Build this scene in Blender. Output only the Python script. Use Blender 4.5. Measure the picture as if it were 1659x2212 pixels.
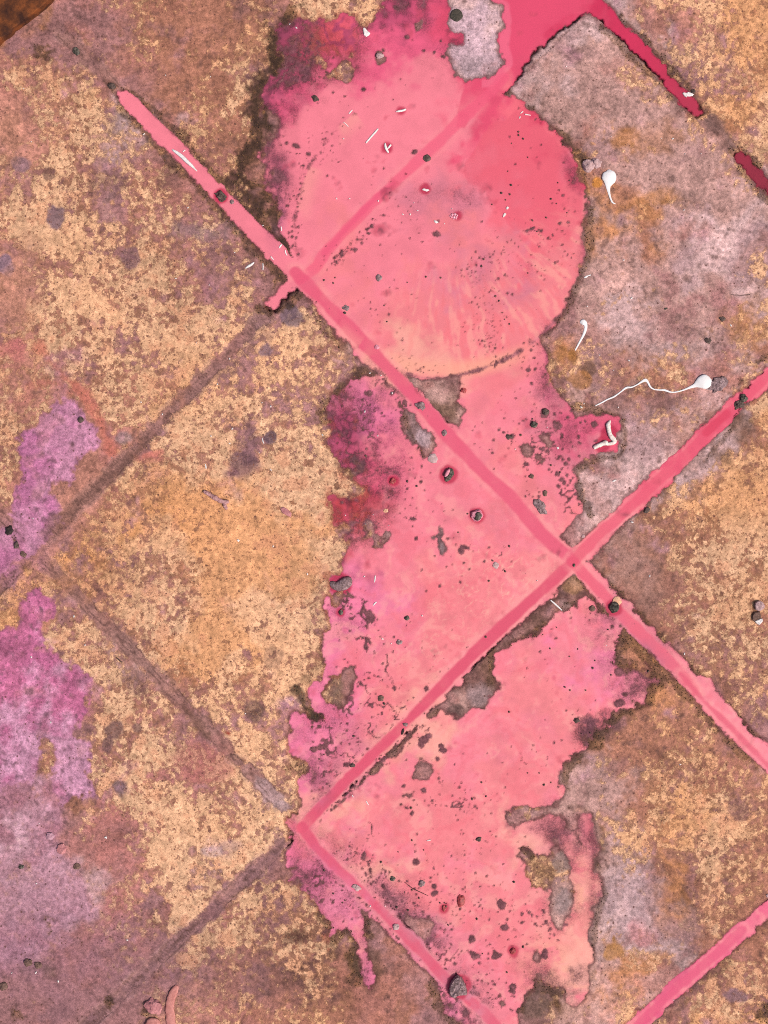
import bpy, bmesh, math, random
import numpy as np
from mathutils import Vector, noise as mnoise

# ------------------------------------------------------------------ camera, sky, sun, exposure
scene = bpy.context.scene
for o in list(bpy.data.objects):
    bpy.data.objects.remove(o)
S = 0.0005                      # metres per drawing unit; the view is 1659 x 2212 units
W, H = 1659.0, 2212.0
LENS, SENSOR = 32.0, 24.0
CAM_H = H * S * LENS / SENSOR

cam_data = bpy.data.cameras.new("camera")
cam_data.sensor_fit = 'VERTICAL'
cam_data.sensor_height = SENSOR
cam_data.sensor_width = 18.0
cam_data.lens = LENS
cam_data.clip_start = 0.05
cam_data.clip_end = 200.0
cam = bpy.data.objects.new("camera", cam_data)
scene.collection.objects.link(cam)
cam.location = (0, 0, CAM_H)
cam.rotation_euler = (0, 0, 0)
scene.camera = cam

SUN_EL, SUN_AZ = math.radians(52), math.radians(122)      # azimuth clockwise from +Y: light comes from the lower right
world = bpy.data.worlds.new("World")
scene.world = world
world.use_nodes = True
wn = world.node_tree.nodes
wn.clear()
w_out = wn.new("ShaderNodeOutputWorld")
w_bg = wn.new("ShaderNodeBackground")
w_sky = wn.new("ShaderNodeTexSky")
w_sky.sky_type = 'NISHITA'
w_sky.sun_disc = False
w_sky.sun_elevation = SUN_EL
w_sky.sun_rotation = SUN_AZ
w_sky.dust_density = 6.0
w_sky.air_density = 1.0
w_sky.ozone_density = 0.6
w_bg.inputs["Strength"].default_value = 0.11
world.node_tree.links.new(w_sky.outputs[0], w_bg.inputs[0])
world.node_tree.links.new(w_bg.outputs[0], w_out.inputs[0])

sun_data = bpy.data.lights.new("sun", 'SUN')
sun_data.energy = 3.0
sun_data.angle = math.radians(8)
sun_data.color = (1.0, 0.90, 0.80)
sun = bpy.data.objects.new("sun", sun_data)
scene.collection.objects.link(sun)
sd = Vector((math.sin(SUN_AZ) * math.cos(SUN_EL), math.cos(SUN_AZ) * math.cos(SUN_EL), math.sin(SUN_EL)))
sun.rotation_euler = sd.to_track_quat('Z', 'Y').to_euler()
sun.location = sd * 10

scene.view_settings.view_transform = 'Standard'
scene.view_settings.look = 'None'
scene.view_settings.gamma = 1.0
scene.view_settings.exposure = 0.07
scene.view_settings.use_curve_mapping = False
scene.cycles.use_denoising = False
scene.cycles.filter_width = 1.0
scene.cycles.max_bounces = 6
scene.cycles.transparent_max_bounces = 12
KLIGHT = np.array([1.42, 1.43, 1.36])      # how bright a white sheet renders under this light

rng = np.random.default_rng(7)
random.seed(7)
COL = scene.collection


def lin(rgb):
    c = np.asarray(rgb, dtype=np.float64) / 255.0
    l = np.where(c <= 0.04045, c / 12.92, ((c + 0.055) / 1.055) ** 2.4)
    return np.clip(l / KLIGHT, 0.0, 0.86).astype(np.float32)


def P(x, y, z=0.0):
    return ((x - W / 2) * S, (H / 2 - y) * S, z)


# ------------------------------------------------------------------ object helpers
def tag(o, label=None, cat=None, group=None, kind=None):
    if label: o["label"] = label
    if cat: o["category"] = cat
    if group: o["group"] = group
    if kind: o["kind"] = kind
    return o


def link(name, me, mat=None, parent=None):
    o = bpy.data.objects.new(name, me)
    COL.objects.link(o)
    if mat is not None:
        me.materials.append(mat)
    if parent is not None:
        o.parent = parent
    return o


def np_mesh(name, V, F, cols=None, attrs=None, smooth=True, cols2=None):
    """V (n,3); F (m,4) quads with -1 in the last place for triangles"""
    me = bpy.data.meshes.new(name)
    V = np.ascontiguousarray(V, dtype=np.float32)
    me.vertices.add(len(V))
    me.vertices.foreach_set("co", V.ravel())
    tri = F[:, 3] < 0
    cnt = np.where(tri, 3, 4).astype(np.int32)
    start = np.concatenate([[0], np.cumsum(cnt)[:-1]]).astype(np.int32)
    flat = F.ravel()
    flat = flat[flat >= 0].astype(np.int32)
    me.loops.add(len(flat))
    me.loops.foreach_set("vertex_index", flat)
    me.polygons.add(len(F))
    me.polygons.foreach_set("loop_start", start)
    me.polygons.foreach_set("use_smooth", np.full(len(F), smooth))
    for nm, cc_ in (("Col", cols), ("Crust", cols2)):
        if cc_ is None:
            continue
        a = me.attributes.new(nm, 'FLOAT_COLOR', 'POINT')
        c4 = np.ones((len(V), 4), np.float32)
        c4[:, :3] = cc_
        a.data.foreach_set("color", c4.ravel())
    for k, v in (attrs or {}).items():
        a = me.attributes.new(k, 'FLOAT', 'POINT')
        a.data.foreach_set("value", np.ascontiguousarray(v, dtype=np.float32))
    me.update(calc_edges=True)
    me.validate()
    return me


# ------------------------------------------------------------------ canvas of fields (2 units per cell)
CS = 2.0
X0, Y0 = -120.0, -120.0
NX, NY = 951, 1227
gx = (X0 + CS * np.arange(NX)).astype(np.float32)
gy = (Y0 + CS * np.arange(NY)).astype(np.float32)
GX, GY = np.meshgrid(gx, gy)


def basis(coords, cell, off, n):
    t = coords / cell + off
    k = np.floor(t).astype(int)
    f = (t - k).astype(np.float32)
    w = [(1 - f) ** 3 / 6, (3 * f ** 3 - 6 * f ** 2 + 4) / 6, (-3 * f ** 3 + 3 * f ** 2 + 3 * f + 1) / 6, f ** 3 / 6]
    B = np.zeros((len(coords), n), np.float32)
    r = np.arange(len(coords))
    for q in range(4):
        B[r, np.clip(k + q, 0, n - 1)] += w[q]
    return B


def noise(cell, octs=4, gain=0.55, sx=1.0, sy=1.0):
    tot = np.zeros((NY, NX), np.float32)
    amp = 1.0
    cx, cy = cell * sx, cell * sy
    for _ in range(octs):
        nx_ = int((NX * CS) / cx) + 6
        ny_ = int((NY * CS) / cy) + 6
        G = rng.standard_normal((ny_, nx_)).astype(np.float32)
        A = basis(CS * np.arange(NY), cy, rng.random(), ny_)
        B = basis(CS * np.arange(NX), cx, rng.random(), nx_)
        l = A @ G @ B.T
        tot += amp * l / (l.std() + 1e-9)
        amp *= gain
        cx *= 0.53
        cy *= 0.53
        if min(cx, cy) < CS * 0.9:
            break
    return tot / tot.std()


def sample(A, x, y):
    x = X0 + np.abs(np.asarray(x) - X0); x = (X0 + CS * (NX - 1)) - np.abs((X0 + CS * (NX - 1)) - x)      # outside the survey the ground repeats mirrored
    y = Y0 + np.abs(np.asarray(y) - Y0); y = (Y0 + CS * (NY - 1)) - np.abs((Y0 + CS * (NY - 1)) - y)
    fx = np.clip((x - X0) / CS, 0, NX - 1.001)
    fy = np.clip((y - Y0) / CS, 0, NY - 1.001)
    ix = fx.astype(np.int32)
    iy = fy.astype(np.int32)
    fx = (fx - ix).astype(np.float32)
    fy = (fy - iy).astype(np.float32)
    if A.ndim == 3:
        fx = fx[..., None]
        fy = fy[..., None]
    return (A[iy, ix] * (1 - fx) + A[iy, ix + 1] * fx) * (1 - fy) + (A[iy + 1, ix] * (1 - fx) + A[iy + 1, ix + 1] * fx) * fy


def sstep(a, b, x):
    t = np.clip((x - a) / (b - a), 0, 1)
    return t * t * (3 - 2 * t)


def mixc(A, col, m):
    return A + (np.asarray(col, np.float32) - A) * m[..., None]


HX, HY = GX[::2, ::2], GY[::2, ::2]


def up2(A):
    hy, hx = A.shape
    iy = np.minimum(np.arange(NY) / 2.0, hy - 1.001)
    ix = np.minimum(np.arange(NX) / 2.0, hx - 1.001)
    y0 = iy.astype(int); x0 = ix.astype(int)
    fy = (iy - y0).astype(np.float32)[:, None]; fx = (ix - x0).astype(np.float32)[None, :]
    r = A[y0] * (1 - fy) + A[y0 + 1] * fy
    return r[:, x0] * (1 - fx) + r[:, x0 + 1] * fx


def sdf(pts, pad=80.0):
    """signed distance to a closed outline, positive inside, on the canvas"""
    pts = np.asarray(pts, np.float32)
    out = np.full(HX.shape, -pad, np.float32)
    a = max(0, int((pts[:, 0].min() - pad - X0) / 4)); b = min(HX.shape[1], int((pts[:, 0].max() + pad - X0) / 4) + 2)
    c = max(0, int((pts[:, 1].min() - pad - Y0) / 4)); d = min(HX.shape[0], int((pts[:, 1].max() + pad - Y0) / 4) + 2)
    if a >= b or c >= d:
        return up2(out)
    x = HX[c:d, a:b]; y = HY[c:d, a:b]
    best = np.full(x.shape, 1e9, np.float32)
    ins = np.zeros(x.shape, bool)
    q = np.roll(pts, -1, axis=0)
    for (x1, y1), (x2, y2) in zip(pts, q):
        dx, dy = x2 - x1, y2 - y1
        t = np.clip(((x - x1) * dx + (y - y1) * dy) / (dx * dx + dy * dy + 1e-9), 0, 1)
        dd = (x - x1 - t * dx) ** 2 + (y - y1 - t * dy) ** 2
        np.minimum(best, dd, out=best)
        if y1 != y2:
            cr = ((y1 > y) != (y2 > y)) & (x < (x2 - x1) * (y - y1) / (y2 - y1) + x1)
            ins ^= cr
    best = np.sqrt(best)
    out[c:d, a:b] = np.clip(np.where(ins, best, -best), -pad, pad)
    return up2(out)


def dline(pts, closed=False):
    """distance to a polyline on the canvas"""
    best = np.full(HX.shape, 1e9, np.float32)
    for (x1, y1), (x2, y2) in zip(pts[:-1], pts[1:]):
        dx, dy = x2 - x1, y2 - y1
        t = np.clip(((HX - x1) * dx + (HY - y1) * dy) / (dx * dx + dy * dy + 1e-9), 0, 1)
        np.minimum(best, (HX - x1 - t * dx) ** 2 + (HY - y1 - t * dy) ** 2, out=best)
    return up2(np.sqrt(best))


CELL = 68.44


def lut_map(rows, table, wx, wy):
    """cell map -> canvas, blended and wandering with (wx, wy)"""
    M = np.array([[table[c] for c in r] for r in rows], np.float32)
    if M.ndim == 2:
        M = M[..., None]
    ny, nx = M.shape[:2]
    fx = np.clip((GX + wx) / CELL - 0.5, 0, nx - 1.001)
    fy = np.clip((GY + wy) / CELL - 0.5, 0, ny - 1.001)
    ix = fx.astype(int); iy = fy.astype(int)
    fx = (fx - ix)[..., None]; fy = (fy - iy)[..., None]
    fx = fx * fx * (3 - 2 * fx); fy = fy * fy * (3 - 2 * fy)
    r = (M[iy, ix] * (1 - fx) + M[iy, ix + 1] * fx) * (1 - fy) + (M[iy + 1, ix] * (1 - fx) + M[iy + 1, ix + 1] * fx) * fy
    return r[..., 0] if r.shape[2] == 1 else r.astype(np.float32)


# ------------------------------------------------------------------ survey of the ground: cell maps
LICHEN = """0001211326860000000015566 0002211441640000001025677 1471002522240000000025546 0464003220000000000001567 1454302110000000003210244
3453420200000000002110013 1644442110000000001021001 3674632100000000001010000 1466651111000000002100000 1576744615000000000220015
1676667466500000010011145 3676566155410000031133011 4546454633420000021123105 4202347465010000000012037 4003257577610000001000468
4002478899830000000005788 1056787899820000000034777 1655578889830000000014766 6536758788700000001012567 6263668788500000000103465
0474687888400000000002555 0055435577400000000001354 0036636534000000000134412 0255751386000000000146420 0206522456000000000254333
0031476874000000300167542 0000386782000000010254662 3001373613000000560123632 5401387166100000000012543 1301484554410000000153223
0000212226300000001410146 0100233124200000021510465 0001332223100000031312655""".split()
BASE = """ommbvvvvvbdmmmllmmllbppoo ommmvvvvvmdmmmllmlgglgmoo pbvbbvvmdmmmmmlllggggdmmo ppbbmvvbdmmmmmmmlgggggvop ppbglbvvvmmmmmmmmmbggggpp
mbbmmbbvbmmmmmmmmmovggggb pmbbbbbdbdmmmmmmmmgoogglg bbbmbmmdbdmmmmmmmmggvglll pbbbbbmmmmmmmmmmmmgggmglg pbbbbbmmmmmmmmmmmmgllgmml
ppbbmbmmmbmmmmmmmmglglggv ppbbmbmmmbgmmmmmmoggvglgm prprmvmbmmmmmggmmmggvbgbb bpprpvbmmmmmmmgmmmmggglvo bppvbmbmbbdmmmmmmmmlllgvo
bppvvooobbdmmmmmmmllllooo pmvboooooooomllmmmllvvooo poombboooommmmmmmmllgvbbm ombbmboooommmmmmmdvlgmboo ombbbboobbmmmmmmddmmmmboo
pmbgbooobbmmmmmdmmmovmbbb ppbbmbbbbbdmmmddmmmoovvbv mmbbbmbmmmdmmmgdmmdvvvbmm mmbbbmrmbbdmmmmmmddvvvvbm mvmbrrbbmbmmmmmmmgggvvvvv
mvmrrbbblbmmmmmmmmggvovbv lmrrrbbmmmmmmmmmmmggvoovv lmrmrmgbmbmmmmmmmdglmovvv gmlrrbmmbbvmmmmmmggllmvvv mmlrrbmbbvdmmmmmmmgllmvvb
mmmmmmbbbddvmmmmmmgoglbbb mmmmmpbbbvvvbmmmmdgpgmbmb mrmmmpbbvvvbvmmmmdgbbmooo""".split()
PINK = """KKKKKKKKDDDDDMAAAAHHHHHHH KKKKKKKKDDMMMMMAAAHHHHHHH KKKKKKKKMMMKKKAAAHHHHHHHH KKKKKKKKDKKKKKKAWHHHHHHHH KKKKKKKKKKKKKKAKWWHHHHHHH
KKKKKKKKKKKKKKKWWWKHHHHXX KKKKKKKKKKKCKUUKWWCHHHXXX KKKKKKKKKKCCKKCKWCCCKKKKK KKKKKKKKKKCKKKUCUCCCKKKKK KKKKKKKKKKKCKCCCCCCCKKKKK
KKKKKKKKKKKKCCCCCCCKKKKKK KKKKKKKKKKKKEEECKUUKKKKKJ KKKKKKKKQQUQKKKCKKQKJJJJJ KKKKKKKKQQQQKCKKKUMMJJJJJ KKKKKKKKDDDKKKKCCKUKJJJJJ
KKKKKKKKDDDDKKKCCKKJJJJJJ KKKKKKKKRRRMKKKKKCCKJJKKK KKKKKKKKDDDKKKCCCCKKKKKKK KKKKKKKKQQQKKCCCCCKKKKKKK KKKKKKKKQQQQKCCCKKKUKKKKK
KKKKKKKKQQQKKCCKCKQUUKKKK KKKKKKKKQQQKCCKKCCKQUKKKK KKKKKKKKQQQKCEKKCCCKKKKKK KKKKKKKKQQQUEEKKKCCKKKKKK KKKKKKKKQQUKKCKCCCKKKKKKK
KKKKKKKKQKECCCCCCCUKKKKKK KKKKKKKKQQKCKCCCEUCKKKKKK KKKKKKKKQQQUECCKCCEKKKKKK KKKKKKKKQQQKUCCCCCEKKKKKG KKKKKKKKQQQKUUKCCCEKKKGGG
KKKKKKKKQQQUQKKKCEEKKGGGG KKKKKKKKQQQQUQKKCEEKGGGGG KKKKKKKKQQQQQQKKCEGGGGGGG""".split()
for rows in (LICHEN, BASE, PINK):
    assert len(rows) == 33 and all(len(r) == 25 for r in rows), [len(r) for r in rows]

BASE_RGB = dict(b=(174, 121, 109), m=(172, 124, 121), d=(124, 88, 82), v=(172, 119, 98), o=(198, 138, 98), p=(206, 145, 127),
                g=(192, 151, 142), l=(209, 174, 171), r=(188, 127, 119))
PINK_RGB = dict(K=(244, 134, 150), C=(242, 134, 142), E=(248, 168, 156), M=(236, 100, 135), A=(230, 84, 116), H=(210, 54, 92), D=(184, 82, 114),
                W=(241, 112, 128), U=(226, 130, 148), Q=(241, 128, 163), R=(196, 72, 80), J=(232, 92, 120), X=(146, 42, 68), G=(228, 88, 130))
PINK_OP = dict(K=1.0, C=1.0, E=1.0, M=0.92, A=1.0, H=1.0, D=0.55, W=1.0, U=0.93, Q=0.86, R=0.5, J=1.0, X=0.9, G=1.0)

# ------------------------------------------------------------------ survey: outlines
POOL = [(649, 600), (631, 557), (615, 510), (609, 459), (592, 425), (578, 384), (564, 340), (581, 306), (595, 282), (597, 245), (566, 235), (568, 211), (581, 184), (608, 168),
        (609, 136), (602, 102), (597, 75), (615, 51), (632, 31), (650, 37), (660, 44), (690, 41), (724, 42), (751, 34), (768, 37), (785, 51), (806, 51), (819, 20), (830, 0), (838, -36), (900, -66), (1010, -74), (1140, -70), (1260, -52), (1300, -20), (1275, 12), (1265, 22), (1241, 39), (1207, 63), (1173, 102), (1132, 131), (1120, 156), (1109, 177), (1095, 194), (1090, 205), (1112, 214), (1129, 228),
        (1149, 241), (1166, 262), (1180, 275), (1200, 282), (1214, 299), (1221, 316), (1231, 333), (1245, 357), (1253, 391), (1262, 418), (1268, 442), (1270, 476), (1268, 503), (1265, 530),
        (1262, 561), (1255, 568), (1245, 605), (1231, 643), (1214, 677), (1194, 704), (1170, 724), (1161, 733), (1180, 751), (1187, 768), (1180, 792), (1197, 830), (1207, 847), (1231, 881),
        (1238, 901), (1258, 905), (1275, 896), (1313, 898), (1333, 901), (1340, 921), (1336, 949), (1330, 969), (1299, 976), (1282, 986), (1262, 986), (1255, 1000), (1241, 1010), (1234, 1020),
        (1245, 1037), (1248, 1068), (1262, 1092), (1258, 1105), (1241, 1112), (1221, 1143), (1212, 1158), (1231, 1177), (1250, 1195), (1262, 1214), (1248, 1232),
        # along the slab edge below the joint, back to the lower left corner
        (1225, 1245), (1190, 1272), (1150, 1308), (1110, 1347), (1080, 1372), (1050, 1398), (1010, 1442), (980, 1472), (945, 1508), (921, 1532), (874, 1580), (836, 1620), (809, 1648), (765, 1700),
        (700, 1745), (668, 1790),
        (700, 1832), (760, 1893), (820, 1962), (870, 2005), (930, 2068), (985, 2115), (1030, 2160), (1090, 2225), (1140, 2276),
        (1095, 2276), (1040, 2260), (1000, 2209), (986, 2190), (962, 2178), (945, 2160), (955, 2141), (932, 2114), (901, 2076), (864, 2032), (826, 1991), (802, 1968), (785, 1970), (785, 1981), (792, 2022), (791, 2056), (801, 2083), (805, 2125),
        (798, 2136), (789, 2128), (785, 2110), (779, 2066), (765, 2032), (748, 2005), (721, 2022), (708, 2046), (700, 2039), (709, 2015), (711, 1991), (694, 1974), (666, 1947), (643, 1920), (632, 1886),
        (619, 1852), (632, 1815), (624, 1798), (622, 1764), (639, 1760), (650, 1743), (646, 1716), (646, 1682), (660, 1656), (646, 1642), (629, 1622), (626, 1588), (632, 1568), (636, 1544),
        (660, 1545), (684, 1560), (690, 1552), (674, 1530), (668, 1505), (664, 1486), (672, 1474), (697, 1470), (700, 1450), (700, 1435), (694, 1411), (697, 1384), (700, 1367), (714, 1357), (704, 1326), (700, 1296), (707, 1279),
        (707, 1251), (717, 1241), (745, 1231), (738, 1224), (733, 1207), (755, 1194), (741, 1166), (738, 1146), (721, 1126), (717, 1105), (711, 1074), (745, 1070), (772, 1062), (765, 1037), (755, 1010),
        (728, 986), (707, 966), (711, 938), (697, 911), (700, 891), (717, 867), (728, 847), (748, 830), (768, 813), (800, 812), (830, 812), (838, 806), (816, 799), (785, 779), (738, 738), (694, 680), (673, 646), (655, 624)]
LOWER = [(668, 1790), (765, 1712), (812, 1665), (840, 1640), (876, 1606), (921, 1556), (952, 1532), (966, 1540), (990, 1549), (1024, 1532), (1051, 1536), (1054, 1503), (1078, 1493), (1095, 1476), (1071, 1472),
         (1068, 1455), (1068, 1411), (1091, 1401), (1105, 1389), (1136, 1379), (1160, 1366), (1187, 1349), (1200, 1328), (1214, 1318), (1241, 1308), (1265, 1294), (1279, 1300), (1290, 1318),
         (1326, 1330), (1343, 1360), (1333, 1387), (1319, 1421), (1330, 1438), (1350, 1446), (1394, 1428), (1411, 1455), (1420, 1472), (1398, 1503), (1391, 1520), (1350, 1530), (1330, 1537), (1309, 1554),
         (1296, 1571), (1285, 1595), (1248, 1612), (1241, 1632), (1221, 1653), (1214, 1665), (1200, 1679), (1217, 1706), (1214, 1723), (1200, 1740), (1163, 1753), (1139, 1740), (1115, 1747), (1095, 1757),
         (1095, 1784), (1112, 1787), (1136, 1774), (1183, 1762), (1206, 1764), (1224, 1784), (1245, 1818), (1260, 1838), (1268, 1832), (1251, 1798), (1247, 1770), (1255, 1757), (1279, 1764), (1285, 1791), (1296, 1818), (1299, 1838),
         (1279, 1852), (1282, 1879), (1299, 1913), (1302, 1934), (1285, 1961), (1279, 1988), (1272, 2022), (1279, 2049), (1279, 2070), (1268, 2093), (1272, 2117), (1262, 2150), (1248, 2182), (1224, 2165), (1217, 2134),
         (1180, 2131), (1163, 2107), (1149, 2134), (1126, 2151), (1119, 2178), (1122, 2212), (1124, 2276), (1146, 2276), (1090, 2225), (1020, 2165), (975, 2115), (920, 2068), (860, 2005), (810, 1962), (750, 1893), (690, 1832)]
CH_TL = [(255, 201), (272, 197), (296, 218), (320, 238), (340, 262), (377, 296), (401, 320), (422, 354), (459, 388), (490, 415), (517, 442), (558, 483), (588, 513), (615, 541), (636, 562), (665, 592), (690, 640), (672, 648),
         (643, 624), (626, 636), (602, 656), (592, 668), (570, 665), (568, 653), (595, 632), (620, 605), (615, 592), (582, 565), (544, 524), (510, 483), (469, 442), (439, 405), (408, 374), (371, 333), (347, 309), (320, 286),
         (296, 258), (272, 238), (262, 214)]
CH_TR = [(1265, -20), (1299, 0), (1326, 27), (1353, 58), (1391, 92), (1421, 126), (1449, 160), (1469, 187), (1503, 221), (1517, 245), (1500, 248), (1469, 218), (1435, 180), (1391, 133), (1353, 99), (1313, 61), (1285, 34), (1262, 22)]
CH_X = [(1585, 333), (1598, 325), (1619, 340), (1659, 384), (1705, 432), (1722, 455), (1715, 478), (1695, 462), (1659, 425), (1639, 408), (1615, 377), (1588, 343)]
CH_R = [(1234, 1187), (1258, 1166), (1292, 1136), (1333, 1097), (1347, 1075), (1377, 1054), (1401, 1030), (1435, 1003), (1469, 969), (1483, 952), (1517, 922), (1547, 891), (1581, 864), (1605, 843), (1632, 816), (1659, 792), (1718, 740),
        (1722, 782), (1659, 838), (1625, 867), (1595, 888), (1578, 911), (1547, 939), (1527, 956), (1503, 976), (1469, 1017), (1442, 1051), (1408, 1078), (1391, 1098), (1360, 1119), (1319, 1160), (1296, 1194), (1275, 1207), (1240, 1230)]
CH_E = [(1220, 1205), (1258, 1204), (1296, 1238), (1326, 1272), (1367, 1313), (1401, 1350), (1438, 1391), (1472, 1421), (1506, 1459), (1534, 1469), (1540, 1493), (1581, 1534), (1625, 1581), (1659, 1608), (1716, 1666),
        (1712, 1714), (1656, 1656), (1605, 1619), (1547, 1564), (1513, 1523), (1469, 1476), (1435, 1442), (1387, 1394), (1333, 1340), (1313, 1316), (1279, 1282), (1245, 1235)]
CH_G = [(1659, 1940), (1605, 1988), (1571, 2015), (1537, 2049), (1496, 2083), (1452, 2121), (1418, 2155), (1387, 2182), (1357, 2206), (1300, 2258), (1272, 2280), (1300, 2282), (1340, 2258), (1401, 2206), (1435, 2175), (1476, 2148), (1503, 2124), (1537, 2093), (1571, 2063),
        (1625, 2015), (1659, 1981), (1716, 1930), (1716, 1890)]
ISLANDS = [
    [(969, -60), (971, 20), (972, 51), (979, 68), (1000, 75), (996, 95), (976, 99), (969, 116), (972, 143), (986, 163), (1024, 173), (1057, 170), (1088, 136), (1078, 102), (1085, 44), (1081, 20), (1057, 0), (1055, -60)],
    [(887, 820), (921, 820), (993, 816), (996, 836), (986, 870), (1006, 884), (993, 911), (993, 920), (969, 911), (938, 877), (921, 857), (908, 843), (891, 830)],
    [(857, 850), (870, 867), (887, 891), (908, 915), (935, 935), (938, 952), (945, 966), (928, 979), (918, 988), (904, 969), (887, 952), (874, 928), (867, 894), (857, 867)],
    [(697, 1500), (711, 1462), (738, 1459), (751, 1437), (765, 1438), (768, 1462), (751, 1476), (755, 1493), (745, 1503), (751, 1520), (731, 1535), (717, 1520)],
    [(953, 1142), (962, 1160), (964, 1177), (955, 1194), (946, 1184), (944, 1166), (932, 1160)],
    [(1115, 1849), (1126, 1832), (1150, 1840), (1180, 1849), (1187, 1821), (1207, 1825), (1228, 1852), (1236, 1886), (1236, 1940), (1238, 1971), (1221, 1988), (1217, 2008), (1197, 1998), (1187, 1981), (1187, 1937), (1190, 1923), (1153, 1917), (1139, 1886), (1132, 1869)],
    [(898, 1655), (915, 1645), (932, 1652), (940, 1668), (930, 1682), (912, 1686), (900, 1678)],
    [(864, 1712), (880, 1707), (893, 1712), (902, 1716), (888, 1726), (866, 1727)],
    [(805, 115), (826, 110), (833, 125), (831, 136), (818, 140), (806, 127)],
    [(893, 50), (905, 48), (911, 62), (905, 74), (894, 70)],
    [(706, 1283), (722, 1284), (740, 1280), (760, 1284), (764, 1289), (744, 1291), (731, 1301), (716, 1297)],
    [(795, 1140), (815, 1152), (838, 1148), (833, 1165), (812, 1170), (797, 1160)],
    [(690, 128), (715, 142), (735, 135), (757, 125), (760, 150), (748, 170), (728, 158), (700, 150)],
    [(1150, 2063), (1160, 2058), (1170, 2068), (1163, 2078), (1152, 2074)],
    [(1078, 2150), (1088, 2152), (1092, 2172), (1086, 2178), (1078, 2168)],
    [(1125, 965), (1140, 958), (1155, 966), (1155, 982), (1140, 988), (1128, 980)],
    [(1158, 985), (1172, 982), (1180, 994), (1174, 1006), (1160, 1000)],
    [(1170, 945), (1183, 938), (1192, 955), (1186, 970), (1176, 966)],
    [(870, 1990), (905, 1982), (938, 1996), (935, 2010), (915, 2008), (892, 2004)],
]
STAIN_A = [(129, 877), (160, 870), (177, 891), (204, 928), (218, 966), (197, 979), (170, 996), (163, 1030), (146, 1044), (112, 1040), (109, 1064), (129, 1091), (133, 1126), (119, 1156), (85, 1180), (68, 1197), (34, 1221), (10, 1255), (0, 1275),
           (-110, 1360), (-110, 1080), (0, 1136), (34, 1139), (20, 1115), (27, 1105), (34, 1057), (51, 1023), (37, 976), (48, 938), (82, 918), (88, 898)]
STAIN_B = [(82, 1275), (92, 1282), (99, 1292), (114, 1296), (112, 1326), (85, 1357), (92, 1384), (75, 1398), (112, 1404), (126, 1442), (160, 1449), (185, 1462), (184, 1493), (194, 1544), (153, 1578), (153, 1595), (194, 1605), (196, 1653), (204, 1699), (194, 1723),
           (153, 1726), (136, 1740), (118, 1700), (112, 1655), (118, 1630), (126, 1595), (92, 1595), (85, 1640), (60, 1690), (20, 1700), (-110, 1720), (-110, 1358), (0, 1358), (41, 1353), (41, 1299)]
STAIN_C = [(-110, 1700), (60, 1690), (118, 1700), (136, 1745), (148, 1790), (150, 1850), (178, 1900), (206, 1958), (160, 2000), (90, 2040), (20, 2080), (-110, 2090)]
# crossing points of the paving joints, (row along "\", row along "/")
JUN = {(0, 0): (650, 602), (1, 0): (1238, 1212), (0, 1): (1274, 4), (1, 1): (1865, 614), (1, -1): (653, 1785), (0, -1): (75, 1190), (-1, 0): (62, 0), (2, -1): (1213, 2362), (2, 0): (1816, 1817), (0, -2): (-500, 1785), (1, -2): (85, 2310)}
_k = np.array(list(JUN.keys()), float); _v = np.array(list(JUN.values()), float)
_A = np.c_[np.ones(len(_k)), _k, _k[:, :1] * _k[:, 1:]]
_co, *_ = np.linalg.lstsq(_A, _v, rcond=None)


def jun(i, j):
    if (i, j) in JUN:
        return np.array(JUN[(i, j)], float)
    return np.array([1, i, j, i * j], float) @ _co


# ------------------------------------------------------------------ fields
n_edge = noise(15, 4, 0.62)
n_edge2 = noise(34, 4, 0.6)
n_fine = noise(5, 2, 0.6)
n_mid = noise(22, 5, 0.6)
n_big = noise(150, 5, 0.6)
n_a = noise(60, 5, 0.6)
n_b = noise(60, 5, 0.6)
n_lich = noise(6.5, 2, 0.8)
n_lich2 = noise(30, 3, 0.6)
n_pit = noise(9, 3, 0.7)
n_ridge = np.abs(noise(36, 4, 0.6))
n_ridge2 = np.abs(noise(20, 3, 0.6))
n_grain = rng.standard_normal((NY, NX)).astype(np.float32)

d_pool = sdf(POOL)
d_lower = sdf(LOWER)
d_tl, d_tr, d_x, d_r, d_e, d_g = (sdf(p, 60) for p in (CH_TL, CH_TR, CH_X, CH_R, CH_E, CH_G))
d_main = np.maximum.reduce([d_pool, d_lower, d_tl, d_tr, d_r, d_e])
d_isl = np.full((NY, NX), -80.0, np.float32)
for p in ISLANDS:
    d_isl = np.maximum(d_isl, sdf(p, 30))
d_main = np.maximum(d_main, 21 - dline([(1238, 1214), (1111, 1330), (1023, 1411), (938, 1500), (870, 1568), (813, 1622), (751, 1685), (697, 1740), (653, 1786)]))
d_main = np.maximum(d_main, 22 - dline([(653, 1786), (683, 1830), (738, 1885), (785, 1930), (843, 1987), (881, 2026), (938, 2087), (972, 2124), (1040, 2182), (1068, 2212), (1120, 2268)]))
d_all = np.minimum(np.maximum.reduce([d_main, d_x, d_g]), -d_isl)

# joint lines
d_joint = np.full((NY, NX), 1e3, np.float32)
dj_u, dj_v = {}, {}
for i in range(-2, 4):
    for j in range(-3, 4):
        for (a, b, dct) in (((i, j), (i + 1, j), dj_u), ((i, j), (i, j + 1), dj_v)):
            p, q = jun(*a), jun(*b)
            if max(p[0], q[0]) < -150 or min(p[0], q[0]) > 1810 or max(p[1], q[1]) < -150 or min(p[1], q[1]) > 2360:
                continue
            dct[a] = dline([tuple(p), tuple(q)])
            d_joint = np.minimum(d_joint, dct[a])

# how ragged and how soft each shore is
soft = np.zeros((NY, NX), np.float32)


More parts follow.
